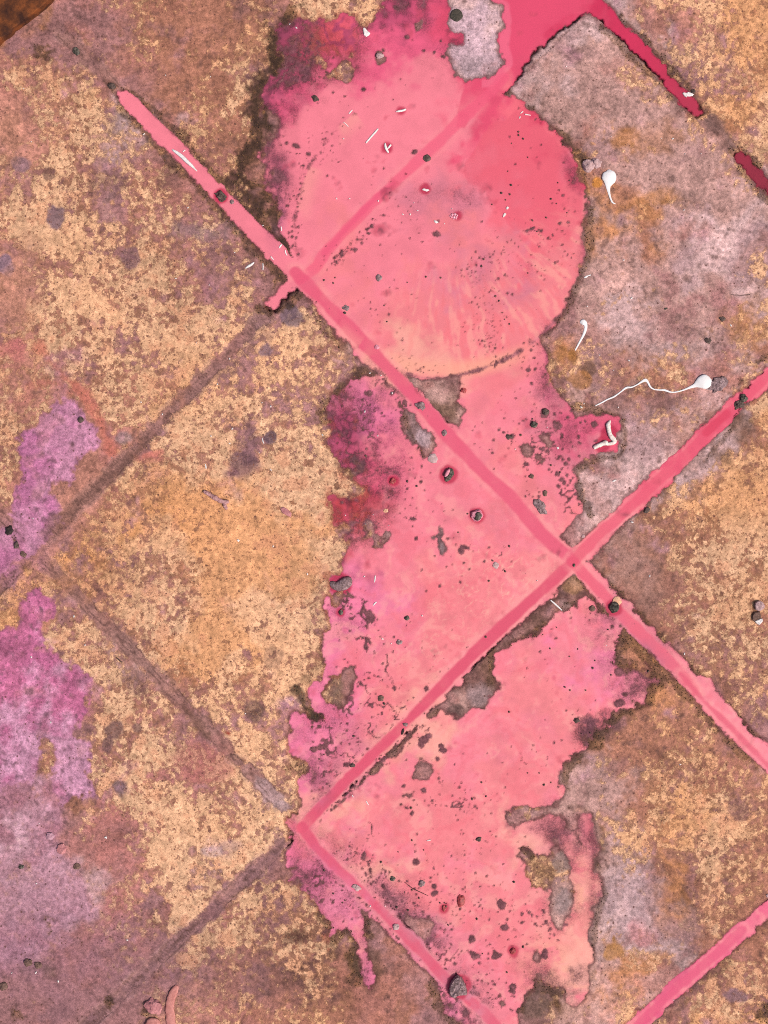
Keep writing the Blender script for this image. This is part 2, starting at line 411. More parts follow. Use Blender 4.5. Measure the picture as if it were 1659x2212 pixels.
def blob(x, y, rx, ry=None, rot=0.0):
    ry = ry or rx
    c, s = math.cos(rot), math.sin(rot)
    u = ((GX - x) * c + (GY - y) * s) / rx
    v = (-(GX - x) * s + (GY - y) * c) / ry
    return np.exp(-(u * u + v * v))


for (x, y, rx, ry, rot) in [(640, 120, 60, 110, 0), (590, 330, 40, 120, 0), (720, 900, 90, 80, 0), (770, 1020, 60, 90, 0), (770, 1130, 60, 60, 0), (1390, 1450, 70, 60, 0), (640, 1900, 30, 60, 0.5), 
                            (900, 2010, 90, 30, 0.8), (850, 820, 80, 30, 0.7), (1290, 1580, 60, 60, 0), (1000, 2180, 60, 60, 0)]:
    soft = np.maximum(soft, blob(x, y, rx, ry, rot))
d = d_all + n_edge * (3.2 + 5.0 * soft) + n_edge2 * (2.2 + 6.0 * soft) + n_fine * (0.9 + 1.5 * soft)
d = np.where((d_tl > -25) | (d_tr > -25) | (d_r > -25) | (d_e > -25) | (d_g > -25) | (d_x > -25), np.maximum(d_all + n_edge * 2.6 + n_fine * 1.2 + n_edge2 * 1.0, np.minimum(d, d_all + 4)), d)

# grit and scabs that stand out of the paint
speck = np.full((NY, NX), -9.0, np.float32)


def stamp(x, y, r, ell=1.0, rot=0.0):
    R = r * 1.7 + 5
    a = max(0, int((x - R - X0) / CS)); b = min(NX, int((x + R - X0) / CS) + 2)
    c = max(0, int((y - R - Y0) / CS)); e = min(NY, int((y + R - Y0) / CS) + 2)
    if a >= b or c >= e:
        return
    dx = GX[c:e, a:b] - x; dy = GY[c:e, a:b] - y
    u = dx * math.cos(rot) + dy * math.sin(rot); v = (-dx * math.sin(rot) + dy * math.cos(rot)) / ell
    f = r * (1 + 0.32 * n_edge[c:e, a:b]) - np.sqrt(u * u + v * v)
    np.maximum(speck[c:e, a:b], f, out=speck[c:e, a:b])


SCATTER = [  # x, y, rx, ry, rot, count, rmin, rmax
    (1050, 600, 40, 50, 0, 80, 1.0, 2.6), (1020, 585, 30, 25, 0, 40, 1.2, 2.6), (1040, 690, 35, 50, 0, 90, 1.0, 2.6), (1075, 660, 25, 50, 0, 60, 1.2, 3.2), (1100, 560, 60, 60, 0, 40, 1.0, 2.4), (1060, 740, 20, 40, 0, 50, 1.0, 2.2),
    (1170, 480, 70, 110, 0, 50, 1.0, 3.0), (1150, 500, 30, 30, 0, 30, 1.4, 4.0), (1120, 300, 60, 60, 0, 16, 1.2, 2.8), (1230, 470, 25, 60, 0, 40, 1.2, 3.4), (1170, 560, 50, 60, 0, 40, 1.0, 2.6),
    (900, 620, 220, 160, 0, 70, 0.9, 2.2), (870, 770, 80, 30, 0.7, 60, 0.8, 1.8), (930, 800, 60, 12, 0.1, 40, 0.9, 2.0), (1080, 780, 90, 10, -0.35, 60, 1.0, 3.0),
    (640, 470, 12, 80, 0.1, 80, 1.2, 3.4), (640, 380, 40, 70, 0, 60, 1.2, 3.6), (690, 260, 70, 70, 0, 50, 1.0, 3.0), (720, 310, 60, 40, -0.8, 50, 1.2, 3.4), (650, 120, 45, 40, 0, 50, 1.2, 4.5), (640, 160, 50, 14, 0.2, 60, 1.2, 3.6),
    (830, 420, 110, 60, 0, 24, 0.9, 2.4), (790, 500, 70, 10, -0.75, 60, 1.2, 3.6), (740, 550, 50, 10, -0.75, 50, 1.2, 3.6), (920, 480, 90, 60, 0, 40, 1.0, 2.6), (850, 130, 150, 90, 0, 40, 1.0, 3.0), (960, 110, 20, 20, 0, 16, 1.2, 4.0),
    (720, 560, 40, 20, 0, 20, 1.0, 2.2), (830, 660, 60, 40, 0, 26, 1.2, 3.2),
    (800, 900, 90, 70, 0, 140, 1.0, 3.4), (850, 1000, 70, 60, 0, 60, 1.0, 3.0), (870, 1060, 90, 60, 0, 70, 1.0, 3.0), (830, 830, 40, 14, 0.6, 60, 1.4, 4.0), (900, 1110, 60, 30, 0, 24, 1.2, 3.4),
    (1080, 960, 60, 50, 0, 50, 0.9, 2.6), (1170, 930, 60, 60, 0, 130, 1.0, 3.6), (1230, 950, 40, 40, 0, 60, 1.2, 4.5), (1190, 980, 40, 50, 0, 70, 1.2, 4.5), (1160, 800, 40, 50, 0, 40, 1.2, 4.0), (1130, 840, 60, 40, 0, 30, 1.0, 2.6), (1220, 1030, 25, 50, 0, 50, 1.4, 4.0), (1150, 1050, 50, 40, 0, 30, 1.0, 3.0),
    (800, 1370, 90, 60, 0, 90, 0.9, 3.2), (760, 1310, 50, 20, 0.5, 60, 1.0, 3.0), (870, 1460, 130, 90, 0, 150, 0.8, 2.2), (830, 1560, 90, 60, 0, 110, 0.9, 2.8), (740, 1610, 80, 50, 0, 90, 1.0, 3.0), (980, 1200, 90, 60, 0, 40, 1.0, 3.0), (700, 1570, 40, 20, 0, 30, 1.0, 3.6), (900, 1570, 40, 30, 0, 30, 1.0, 2.8), (700, 1700, 40, 40, 0, 60, 1.2, 3.4),
    (1180, 1450, 100, 90, 0, 40, 0.9, 2.2), (1280, 1330, 50, 40, 0.5, 40, 1.0, 3.4), (1260, 1580, 30, 30, 0, 40, 1.2, 4.0), (1160, 1640, 60, 50, 0, 40, 0.9, 2.6), (1230, 1560, 60, 50, 0, 30, 1.0, 2.2),
    (950, 1700, 80, 60, 0, 60, 1.2, 3.6), (1020, 1730, 90, 70, 0, 70, 0.9, 2.8), (780, 1860, 60, 50, 0.8, 110, 1.0, 2.8), (830, 1930, 90, 50, 0.8, 220, 0.9, 3.0), (880, 1970, 60, 50, 0.8, 140, 1.0, 3.6), (940, 2050, 60, 60, 0.8, 160, 1.0, 3.4), (1010, 2120, 60, 60, 0.8, 200, 1.0, 3.2),
    (1060, 2170, 50, 60, 0.8, 160, 1.0, 3.4), (960, 1880, 90, 60, 0, 90, 0.9, 2.8), (1040, 1940, 90, 80, 0, 110, 0.9, 2.8), (1080, 2040, 70, 80, 0, 100, 0.9, 2.8), (1140, 1970, 50, 70, 0, 70, 1.0, 3.2), (1050, 1830, 100, 70, 0, 60, 0.9, 2.6), (985, 1950, 40, 30, 0, 40, 1.0, 2.8),
    (690, 1900, 50, 50, 0, 90, 1.0, 3.0), (740, 1940, 50, 40, 0.6, 120, 1.0, 3.2), (790, 1950, 40, 30, 0.8, 80, 1.2, 3.6), (770, 2080, 20, 50, 0, 40, 1.0, 3.2), (930, 2160, 40, 40, 0, 80, 1.2, 4.0), (860, 2040, 40, 20, 0.8, 60, 1.2, 3.4), (1190, 2000, 50, 50, 0, 60, 1.2, 4.0),
    (660, 660, 10, 60, -0.6, 30, 1.0, 3.0), (742, 752, 60, 4, 0.78, 50, 1.0, 2.6), (830, 1640, 60, 10, -0.75, 110, 1.2, 3.8), (740, 1720, 50, 8, -0.75, 80, 1.2, 3.4), (880, 1590, 40, 10, -0.75, 70, 1.2, 3.8), (1440, 1450, 160, 6, 0.8, 40, 1.0, 2.2), (1560, 1600, 90, 10, 0.8, 60, 1.0, 2.4), (800, 1900, 120, 7, 0.8, 60, 1.0, 2.4),
]
for (x, y, rx, ry, rot, n, r0, r1) in SCATTER:
    n = int(n * 0.6)
    q = rng.normal(0, 0.6, (n, 2)); rr = r0 + (r1 - r0) * rng.random(n) ** 2.2
    c, s = math.cos(rot), math.sin(rot)
    for (u, v), r in zip(q, rr):
        u *= rx; v *= ry
        stamp(x + u * c - v * s, y + u * s + v * c, r, 0.6 + 0.6 * rng.random(), rng.random() * 3.1)
# larger scabs of bare ground, placed
for (x, y, r, e) in [(895, 327, 8, .9), (641, 316, 8, .6), (666, 333, 5, 1), (604, 384, 6, 1), (829, 364, 5, 1), (785, 193, 6, .9), (858, 17, 7, .8), (878, 81, 5, 1), (957, 122, 6, .9), (803, 489, 4, 1), (943, 506, 5, 1), (1006, 1183, 9, .5), (996, 1190, 5, 1), (891, 1122, 7, .7),
                     (899, 1163, 6, .8), (1282, 916, 8, .8), (1105, 943, 7, .9), (1064, 979, 5, .7), (916, 1598, 9, .8), (923, 1590, 6, .8), (912, 1608, 5, 1), (959, 1622, 9, .6), (953, 1612, 5, 1), (898, 1862, 8, .8), (828, 1915, 8, 1), (1018, 2028, 9, 1), (1022, 2059, 9, .9), (1073, 2063, 10, .8), (1088, 2005, 7, .7),
                     (1107, 2134, 9, 1.4), (1177, 2061, 9, 1.2), (1083, 1954, 9, 1.2), (937, 1915, 7, 1), (940, 1928, 7, .8), (700, 1615, 4, 1), (676, 1620, 6, .8), (797, 852, 7, .9), (700, 700, 5, 1), (1350, 1500, 9, .6), (1337, 1518, 10, .9), (1340, 1450, 8, .9), (760, 1495, 4, 1), (756, 1510, 5, 1), (1107, 1345, 4, 1),
                     (795, 1465, 6, .5), (780, 1478, 5, .8), (745, 1060, 6, .8), (1150, 915, 7, 1), (1178, 893, 7, 1), (1137, 1003, 6, .8), (1205, 920, 6, 1), (1215, 945, 5, 1), (916, 1708, 5, 1), (871, 1698, 4, 1), (945, 1640, 5, 1), (866, 1738, 5, .6), (877, 1745, 6, .5), (890, 1755, 4, 1.6)]:
    stamp(x, y, r, e, rng.random() * 0.6)

# crazed cracks in the paint film
vein = np.zeros((NY, NX), np.float32)
for (x, y, rx, ry, rot, st) in [(790, 1330, 70, 26, 0.5, 1.0), (860, 1395, 60, 40, 0.3, 1.0), (800, 1395, 60, 20, 0, .8), (740, 1315, 40, 12, 0.2, .9), (790, 1550, 70, 60, 0, .65), (850, 1480, 90, 60, 0, .55), (770, 1840, 50, 20, -0.3, 1.0), (800, 1790, 50, 14, -.2, .8), (700, 1600, 60, 40, 0, .5), (720, 1640, 60, 40, 0, .6),
                                (640, 150, 70, 40, 0, .7), (830, 1870, 40, 30, 0, .6), (1180, 950, 60, 60, 0, .45), (760, 920, 80, 70, 0, .55), (1230, 1080, 30, 40, 0, .5), (980, 1740, 60, 40, 0, .35), (900, 1560, 60, 30, -.7, .6), (690, 1890, 60, 60, 0, .5), (1000, 2110, 90, 60, .8, .6), (1100, 1190, 50, 60, 0, .3)]:
    vein = np.maximum(vein, st * blob(x, y, rx, ry, rot))
crack = sstep(0.0, 0.06, 0.115 * vein * (1 + 0.6 * n_mid) - 0.55 * n_ridge + 0.05 * (vein > .25)) * (vein > 0.12)
crack = np.clip(crack * (n_edge > -0.9), 0, 1)

lich_d = lut_map(LICHEN, {str(k): k / 9.0 for k in range(10)}, 22 * n_a + 6 * n_mid, 22 * n_b)
lich_d = lich_d - 0.13 * sstep(1240, 1340, GX) * sstep(1080, 1160, GY) * sstep(1500, 1400, GY)
lv = lich_d * 3.9 - 1.80 + 0.66 * n_lich + 0.26 * n_lich2 + 0.36 * n_a
lich = sstep(-0.38, 0.34, lv) * sstep(0.02, 0.10, lich_d)
lich *= 1 - 0.85 * sstep(0.75, 1.15, n_pit - 0.3 * lich_d)

dry = d_all < -14
joint_dry = sstep(16, 9, d_joint + 2.6 * n_edge) * dry
joint_lip = sstep(9, 15, d_joint + 2 * n_edge) * sstep(24, 17, d_joint + 2 * n_edge) * dry
lich = lich * (1 - 0.93 * joint_dry)

# ground height above the paint level, millimetres
hgt = np.where(d < 0, np.clip(-0.05 * d, 0, 0.75), np.clip(-0.055 * d, -0.75, 0))
hgt += np.where(d < -2, 0.10 * n_mid + 0.05 * n_fine, 0.02 * n_mid)
hgt += lich * (0.22 + 0.07 * n_lich) * (d < 0)
wet_groove = sstep(26, 8, d_joint) * (d > 3)
hgt -= 1.2 * wet_groove
hgt = np.maximum(hgt, np.where((speck > 0) & (d > 0), -0.07 + 0.10 * np.clip(speck, 0, 2.5), -9))
hgt = np.maximum(hgt, np.where((crack > 0.5) & (d > 0), 0.06, -9))
RUNS = [[(650, 602), (738, 690), (799, 755), (847, 808), (908, 873), (955, 930), (1023, 1000), (1111, 1082), (1166, 1150), (1238, 1214)], [(1238, 1214), (1111, 1330), (1023, 1411), (938, 1500), (870, 1568), (813, 1622), (751, 1685), (697, 1740), (653, 1786)],
        [(653, 1786), (683, 1830), (738, 1885), (785, 1930), (843, 1987), (881, 2026), (938, 2087), (972, 2124), (1040, 2182), (1068, 2212), (1120, 2268)], [(1238, 1214), (1285, 1265), (1333, 1319), (1391, 1374), (1459, 1440), (1520, 1505), (1588, 1578), (1646, 1641), (1700, 1694)],
        [(1238, 1214), (1285, 1162), (1333, 1122), (1401, 1057), (1479, 986), (1564, 904)], [(1605, 2008), (1537, 2070), (1469, 2127), (1401, 2192), (1320, 2266)], [(270, 212), (374, 313), (493, 437), (600, 545), (650, 600)]]
run = np.zeros((NY, NX), np.float32)
for r_ in RUNS:
    run = np.maximum(run, sstep(17, 11, dline(r_) + 2.4 * n_edge + 1.5 * n_edge2))
hgt = hgt * (1 - run) + np.minimum(hgt, -0.7) * run
hgt -= joint_dry * 0.35

# ------------------------------------------------------------------ ground colour
base = lut_map(BASE, {k: lin(v) for k, v in BASE_RGB.items()}, 34 * n_b + 9 * n_mid, 34 * n_a + 9 * n_edge)
col = base * (1 + 0.10 * n_mid + 0.07 * n_fine + 0.06 * n_big + 0.05 * n_grain)[..., None]
orange = np.clip(lut_map(BASE, {k: (1.0 if k == 'o' else 0.45 if k == 'v' else 0.0) for k in BASE_RGB}, 30 * n_a, 30 * n_b) + 0.18 * n_big, 0, 1)
right_dry = sstep(1240, 1340, GX) * sstep(1080, 1160, GY) * sstep(1460, 1380, GY)      # the right hand slab carries less ochre
orange = np.clip(orange * 0.62 + 0.45 * blob(190, 1240, 110, 100) + 0.25 * blob(400, 820, 90, 90) + 0.2 * blob(330, 1120, 160, 90), 0, 1) * (1 - 0.6 * right_dry)
col = mixc(col, lin((170, 118, 96)), 0.7 * right_dry)
salmon = sstep(0.5, 1.6, n_a - 0.3 * n_b)
col = mixc(col, lin((196, 128, 116)), 0.30 * salmon * (d < -10))
mauve = sstep(0.6, 1.7, n_b + 0.3 * n_mid)
col = mixc(col, lin((140, 104, 112)), 0.40 * mauve * (d < -10))
speckle_dark = sstep(1.25, 1.9, n_pit)
col = mixc(col, lin((108, 80, 74)), 0.55 * speckle_dark)
lcol = lin((243, 194, 154)) * (1 - orange[..., None]) + lin((224, 156, 100)) * orange[..., None]
lcol = lcol * (1 + 0.13 * n_fine + 0.07 * n_edge + 0.05 * n_big + 0.04 * n_grain)[..., None]
lcol = mixc(lcol, lin((216, 150, 116)), 0.55 * sstep(0.4, 1.5, n_edge - 0.5 * n_big))
halo = sstep(-0.9, 0.0, lv) * sstep(0.02, 0.15, lich_d) * (1 - 0.9 * joint_dry)
col = mixc(col, lin((188, 136, 100)), 0.5 * halo)
col = np.stack([col, lcol]).astype(np.float32)      # bare ground, crust

# blotches without crust
for (x, y, rx, ry, c, st) in [(42, 352, 19, 17, (150, 118, 126), .85), (119, 469, 21, 22, (140, 112, 122), .9), (10, 575, 19, 20, (146, 118, 132), .95), (105, 377, 12, 12, (120, 88, 84), .7), (282, 554, 18, 22, (146, 108, 112), .85), (626, 684, 24, 22, (128, 106, 116), .85),
                              (575, 758, 20, 19, (142, 112, 122), .9), (585, 945, 13, 12, (120, 94, 104), .9), (248, 1574, 21, 18, (132, 98, 94), .9), (296, 1571, 13, 10, (128, 94, 92), .8), (231, 1608, 12, 15, (128, 94, 94), .85), (547, 1537, 24, 22, (130, 98, 92), .8), (258, 1699, 22, 24, (130, 104, 102), .95),
                              (1275, 799, 17, 16, (132, 98, 84), .9), (1255, 797, 9, 8, (136, 100, 84), .7), (1585, 2151, 25, 18, (146, 112, 118), .9), (1595, 1747, 24, 24, (150, 108, 100), .7), (525, 1010, 34, 30, (132, 96, 104), .8), (540, 960, 22, 40, (136, 100, 106), .7), (265, 945, 22, 18, (168, 138, 136), .85),
                              (380, 385, 40, 30, (138, 102, 96), .6), (240, 395, 40, 26, (138, 104, 100), .5), (470, 1830, 40, 26, (176, 144, 148), .55), (458, 1838, 22, 15, (206, 180, 184), .4), (1310, 880, 60, 40, (140, 102, 96), .6), (1440, 865, 50, 24, (142, 104, 100), .75), (1400, 300, 80, 40, (184, 126, 84), .45), (1290, 395, 14, 13, (206, 138, 66), .9),
                              (1345, 300, 40, 30, (196, 132, 72), .5), (1230, 770, 26, 28, (178, 122, 66), .9), (1255, 820, 22, 18, (178, 122, 70), .7), (1610, 700, 50, 60, (196, 136, 80), .5), (1420, 425, 40, 22, (190, 130, 74), .55), (1600, 930, 24, 30, (124, 94, 76), .6), (1560, 990, 24, 30, (136, 102, 82), .7), (1400, 1300, 40, 30, (150, 114, 104), .6),
                              (1240, 1265, 24, 22, (166, 124, 92), .8), (1440, 2010, 90, 40, (184, 150, 150), .4), (1360, 1950, 60, 70, (200, 168, 172), .55), (1250, 2050, 60, 60, (176, 150, 150), .6), (1325, 2055, 26, 26, (182, 128, 64), .8), (1380, 2020, 30, 30, (200, 128, 130), .6), (1320, 2110, 36, 30, (206, 140, 100), .6), (800, 2090, 30, 40, (118, 90, 76), .7),
                              (760, 2080, 34, 46, (94, 76, 66), .8), (715, 2060, 24, 30, (112, 84, 66), .5), (640, 2030, 50, 18, (100, 70, 62), .75), (590, 2060, 30, 30, (96, 66, 60), .5), (300, 1470, 30, 30, (138, 102, 98), .6), (590, 1425, 26, 26, (130, 98, 92), .4), (70, 2090, 34, 20, (112, 92, 84), .55), (150, 1990, 22, 20, (176, 142, 146), .6),
                              (220, 1900, 26, 26, (208, 168, 172), .65), (30, 640, 60, 90, (206, 148, 124), .7), (30, 760, 40, 30, (206, 124, 122), .6), (20, 300, 40, 80, (190, 138, 112), .5), (60, 540, 30, 60, (204, 150, 124), .5), (330, 990, 34, 12, (206, 128, 116), .6), (560, 690, 40, 26, (150, 120, 124), .6), (270, 260, 30, 24, (186, 158, 156), .6), (440, 500, 90, 26, (160, 134, 138), .6),
                              (1130, 885, 1, 1, (0, 0, 0), 0), (960, 880, 40, 30, (128, 98, 82), .9), (905, 925, 30, 50, (150, 124, 124), .7), (915, 945, 20, 22, (186, 160, 166), .7), (1020, 90, 60, 90, (226, 192, 202), .9), (1030, 150, 40, 26, (168, 146, 150), .6), (730, 1490, 30, 40, (132, 106, 92), .95), (1030, 1500, 30, 28, (170, 142, 142), .85),
                              (985, 1535, 20, 12, (108, 84, 80), .8), (1060, 1440, 24, 40, (140, 102, 86), .7), (1140, 1345, 70, 24, (116, 86, 74), .6), (950, 1170, 16, 26, (150, 126, 130), .95), (1170, 1880, 30, 34, (150, 112, 82), .7), (1215, 1950, 24, 40, (164, 140, 138), .9), (1215, 1860, 22, 26, (160, 134, 128), .8), (1150, 2170, 40, 40, (116, 92, 82), .85), (1220, 2190, 30, 26, (112, 78, 50), .8),
                              (600, 140, 26, 60, (130, 94, 56), .4)]:
    if st <= 0:
        continue
    u = (GX - x) / rx; v = (GY - y) / ry
    m = sstep(1.12, 0.80, np.sqrt(u * u + v * v) + 0.13 * n_edge + 0.10 * n_edge2) if max(rx, ry) < 27 else sstep(1.25, 0.35, np.sqrt(u * u + v * v) + 0.22 * n_mid + 0.12 * n_a)
    c3 = lin(c) * (1 + 0.07 * n_fine + 0.06 * n_mid + 0.04 * n_grain)[..., None]
    col = col + (c3 - col) * (m * st)[..., None]
# pink washes on the left
for pts, wd, c, st in [([(88, 752), (125, 800), (190, 860), (225, 930), (245, 975)], 17, (216, 128, 110), .7), ([(0, 760), (40, 745)], 16, (214, 128, 128), .6), ([(60, 830), (120, 825), (150, 850)], 14, (206, 124, 110), .45), ([(20, 870), (60, 860)], 20, (206, 132, 122), .5),
                       ([(310, 985), (350, 975)], 7, (224, 138, 122), .8), ([(400, 1640), (450, 1620), (480, 1660), (420, 1680)], 34, (190, 118, 114), .6), ([(230, 1780), (260, 1850), (250, 1960), (200, 2020)], 46, (188, 120, 112), .32), ([(488, 1582), (496, 1585)], 5, (170, 52, 30), .8), ([(405, 340 + 35), (420, 380)], 3, (200, 90, 80), .3)]:
    dl = dline(pts)
    m = sstep(1.15, 0.3, dl / wd + 0.2 * n_edge2 + 0.1 * n_edge)
    col = mixc(col, lin(c), m * st)
# dried purple stains
stain_m = np.zeros((NY, NX), np.float32)
swirl0 = noise(14, 3, 0.6, 0.6, 1.5)
for pts, ca, cb, st in [(STAIN_A, (216, 152, 186), (186, 114, 158), .88), (STAIN_B, (200, 110, 154), (216, 158, 188), .88), (STAIN_C, (184, 126, 146), (210, 162, 182), .68)]:
    ds = sdf(pts, 40) + 3.5 * n_edge + 4.0 * n_edge2 * (1 if st > .7 else 3) + 0.8 * n_fine
    m = sstep(-4.5, 3.5, ds + 2.0 * n_fine) if st > .7 else sstep(-26, 14, ds)
    t = sstep(-1.3, 1.3, n_a + 0.5 * n_mid + (((GY - 1500) / 120.0) if pts is STAIN_B else 0))
    c3 = lin(ca) * (1 - t[..., None]) + lin(cb) * t[..., None]
    c3 = c3 * (1 + 0.06 * n_fine + 0.07 * n_lich + 0.10 * n_mid + 0.03 * n_grain)[..., None]
    c3 = mixc(c3, lin((130, 92, 110)), 0.7 * sstep(1.15, 1.8, n_pit + 0.3 * n_mid))
    rim = sstep(7, 0.5, np.abs(ds - 1)) * (st > .7)
    c3 = mixc(c3, lin((150, 84, 118)), 0.45 * rim)
    m = np.clip(m * st * (1 - 0.22 * sstep(0.8, 1.8, n_lich2) * (st > .7)), 0, 1) * (1 - 0.5 * sstep(1.0, 1.7, n_lich) * (st < .7))
    lich = lich * (1 - m)
    stain_m = np.maximum(stain_m, m)
    col = col + (c3 - col) * m[..., None]
for (x, y, rx, ry, c, st) in [(110, 2060, 190, 110, (162, 114, 130), .55), (330, 2110, 160, 80, (148, 108, 112), .45), (40, 1930, 90, 90, (170, 128, 142), .4), (60, 2190, 160, 60, (140, 102, 106), .4)]:
    col = mixc(col, lin(c), st * np.clip(blob(x, y, rx, ry) * (1 + 0.3 * n_mid), 0, 1))
for (x, y, rx, ry) in [(1290, 2140, 46, 60), (1240, 2185, 50, 30), (1280, 2075, 24, 20)]:
    col = mixc(col, lin((228, 178, 164)), 0.62 * np.clip(blob(x, y, rx, ry) * (1 + 0.5 * n_mid) * sstep(-0.9, .5, swirl0), 0, 1))
# dirt in the dry joints
jc = lin((164, 122, 113)) * (1 + 0.12 * n_mid + 0.10 * n_fine + 0.04 * n_grain)[..., None]
stn = np.clip(sstep(-4, 4, sdf(STAIN_A, 30)), 0, 1)
col = col + (jc - col) * (0.80 * joint_dry * np.clip(0.85 + 0.3 * n_mid, 0, 1) * (1 - 0.6 * stn))[..., None]
col = mixc(col, lin((186, 146, 140)), 0.35 * joint_lip * sstep(-1, .8, n_mid))
for a, b, c, st in [((640, 1800), (85, 2310), (140, 104, 114), .5), ((560, 1690), (620, 1752), (206, 178, 180), .5), ((1520, 250), (1590, 322), (132, 102, 96), .75), ((330, 940), (100, 1150), (126, 92, 82), .6), ((400, 1530), (450, 1590), (118, 86, 70), .6), ((580, 720), (420, 850), (150, 112, 108), .5), ((250, 1370), (330, 1450), (158, 122, 114), .6)]:
    dl = dline([a, b])
    m = sstep(19, 5, dl + 4 * n_edge2 + 3 * n_edge) * dry
    col = mixc(col, lin(c), m * st)
col = mixc(col, lin((192, 120, 158)), 0.6 * np.clip(blob(40, 1195, 52, 62) * (1 + 0.4 * n_mid), 0, 1))
seam = sstep(2.6, 0.6, np.abs(d_joint + 3.0 * n_edge2 - 3) ) * sstep(-0.9, 0.5, n_mid) * dry
col = mixc(col, lin((106, 76, 70)), 0.75 * seam)
seam2 = sstep(2.2, 0.6, np.abs(d_joint + 1.2 * n_edge - 13)) * sstep(-0.2, 0.9, n_b + 0.4 * n_mid) * dry
col = mixc(col, lin((116, 84, 76)), 0.7 * seam2)
col = col * (1 - 0.28 * sstep(0.35, 0.0, n_ridge2) * joint_dry)[..., None]

# moss and wet dirt along the shores
MOSS = [  # polyline, half width, darkness
    ([(625, 40), (598, 70), (592, 110), (602, 150), (575, 178), (556, 205), (552, 245), (560, 285), (548, 320), (525, 350), (515, 385), (540, 400), (565, 400), (590, 440), (605, 500), (620, 560)], 21, .95),
    ([(505, 400), (540, 440), (580, 490), (610, 540)], 26, .75), ([(262, 195), (330, 235), (400, 300), (470, 385), (500, 415)], 9, .8), ([(240, 185), (262, 230), (300, 280), (340, 320), (400, 380), (470, 450), (560, 555), (612, 605)], 10, .8),
    ([(565, 672), (600, 672), (630, 645), (645, 640)], 11, .95), ([(600, 600), (590, 620)], 9, .85), ([(660, 650), (690, 700), (740, 750)], 8, .6), ([(1090, 200), (1100, 196), (1130, 228)], 8, .9), ([(1150, 235), (1180, 268), (1215, 290), (1245, 330), (1265, 345)], 13, .95), ([(1258, 370), (1272, 430), (1276, 480), (1274, 540), (1262, 580), (1240, 640), (1215, 685), (1180, 725)], 8, .65),
    ([(1340, 40), (1390, 80), (1440, 140), (1490, 195), (1520, 240)], 9, .75), ([(1300, 60), (1370, 130), (1440, 200), (1500, 262)], 8, .7), ([(1580, 322), (1600, 315), (1640, 360)], 8, .6), ([(1600, 365), (1640, 420), (1665, 440)], 10, .7),
    ([(780, 800), (810, 820), (845, 830), (850, 850)], 16, .9), ([(770, 815), (735, 850), (690, 880), (700, 905)], 10, .6), ([(700, 895), (715, 900)], 17, .9), ([(690, 920), (705, 960), (740, 1000), (765, 1040)], 5, .5), ([(642, 1490), (655, 1525), (685, 1560), (700, 1558)], 9, .8), ([(620, 1660), (640, 1650), (655, 1690)], 10, .6),
    ([(640, 1560), (622, 1600)], 5, .5), ([(690, 1400), (690, 1450), (660, 1470)], 10, .45), ([(1290, 1236), (1330, 1278), (1380, 1330), (1440, 1395), (1480, 1430), (1520, 1470), (1545, 1500), (1600, 1555), (1660, 1615)], 9, .85), ([(1250, 1250), (1320, 1345), (1400, 1420), (1470, 1490), (1560, 1590), (1640, 1665)], 10, .75),
    ([(1345, 1370), (1330, 1420), (1350, 1440)], 20, .85), ([(1390, 1400), (1420, 1450), (1420, 1480), (1395, 1520), (1345, 1545), (1310, 1570), (1290, 1600), (1245, 1640), (1225, 1665), (1220, 1700)], 13, .85), ([(1230, 1745), (1270, 1750), (1295, 1790), (1305, 1840)], 6, .5), ([(1290, 1870), (1308, 1930), (1290, 1980), (1282, 2040), (1285, 2080)], 7, .6),
    ([(1240, 880), (1300, 890), (1345, 900), (1350, 940), (1340, 980), (1270, 1000), (1245, 1020), (1258, 1080), (1275, 1110)], 9, .75), ([(1180, 750), (1200, 800), (1215, 850)], 7, .5), ([(1110, 1392), (1150, 1368), (1190, 1345), (1215, 1322), (1265, 1290)], 12, .7), ([(1060, 1400), (1062, 1470)], 10, .6), ([(945, 1535), (880, 1595), (820, 1650), (770, 1700)], 6, .7),
    ([(1130, 1830), (1150, 1850)], 12, .9), ([(1125, 2180), (1160, 2120), (1180, 2140), (1215, 2150)], 10, .7), ([(690, 1975), (708, 2000)], 10, .8), ([(722, 2030), (750, 2010), (770, 2040)], 8, .7), ([(795, 1985), (800, 2020)], 12, .9), ([(760, 2060), (770, 2110)], 20, .8), ([(930, 2130), (960, 2190), (990, 2215)], 14, .8),
    ([(1530, 985), (1580, 930)], 7, .6), ([(1600, 820), (1590, 850), (1570, 850)], 7, .7), ([(1640, 780), (1660, 770)], 8, .8), ([(1480, 1000), (1430, 1070)], 5, .4), ([(1600, 2000), (1500, 2095), (1420, 2165)], 6, .45), ([(1570, 2080), (1500, 2140), (1420, 2212)], 8, .5), ([(1280, 2100), (1260, 2160)], 8, .3), ([(860, 850), (880, 920), (915, 985)], 5, .6), ([(20, 1140), (36, 1178), (55, 1200)], 7, .8),
]
moss = np.zeros((NY, NX), np.float32)
mossd = np.zeros((NY, NX), np.float32)
for pts, wd, st in MOSS:
    m = st * sstep(1.25, 0.55, dline(pts) / (0.85 * wd) + 0.36 * n_edge + 0.34 * n_edge2 + 0.10 * n_fine)
    moss = np.maximum(moss, m)
for (x, y, r) in [(107, 1998, 13), (38, 2190, 16), (238, 2165, 12), (90, 115, 14), (1655, 2190, 22), (310, 2190, 14), (395, 1655, 1)]:
    m = sstep(1.3, 0.5, np.hypot(GX - x, GY - y) / r + 0.35 * n_edge + 0.2 * n_fine) * 0.9
    moss = np.maximum(moss, m)
olive = sstep(-0.8, 1.0, n_mid + 0.4 * n_edge)
mc = lin((76, 58, 44)) * (1 - olive[..., None]) + lin((112, 82, 52)) * olive[..., None]
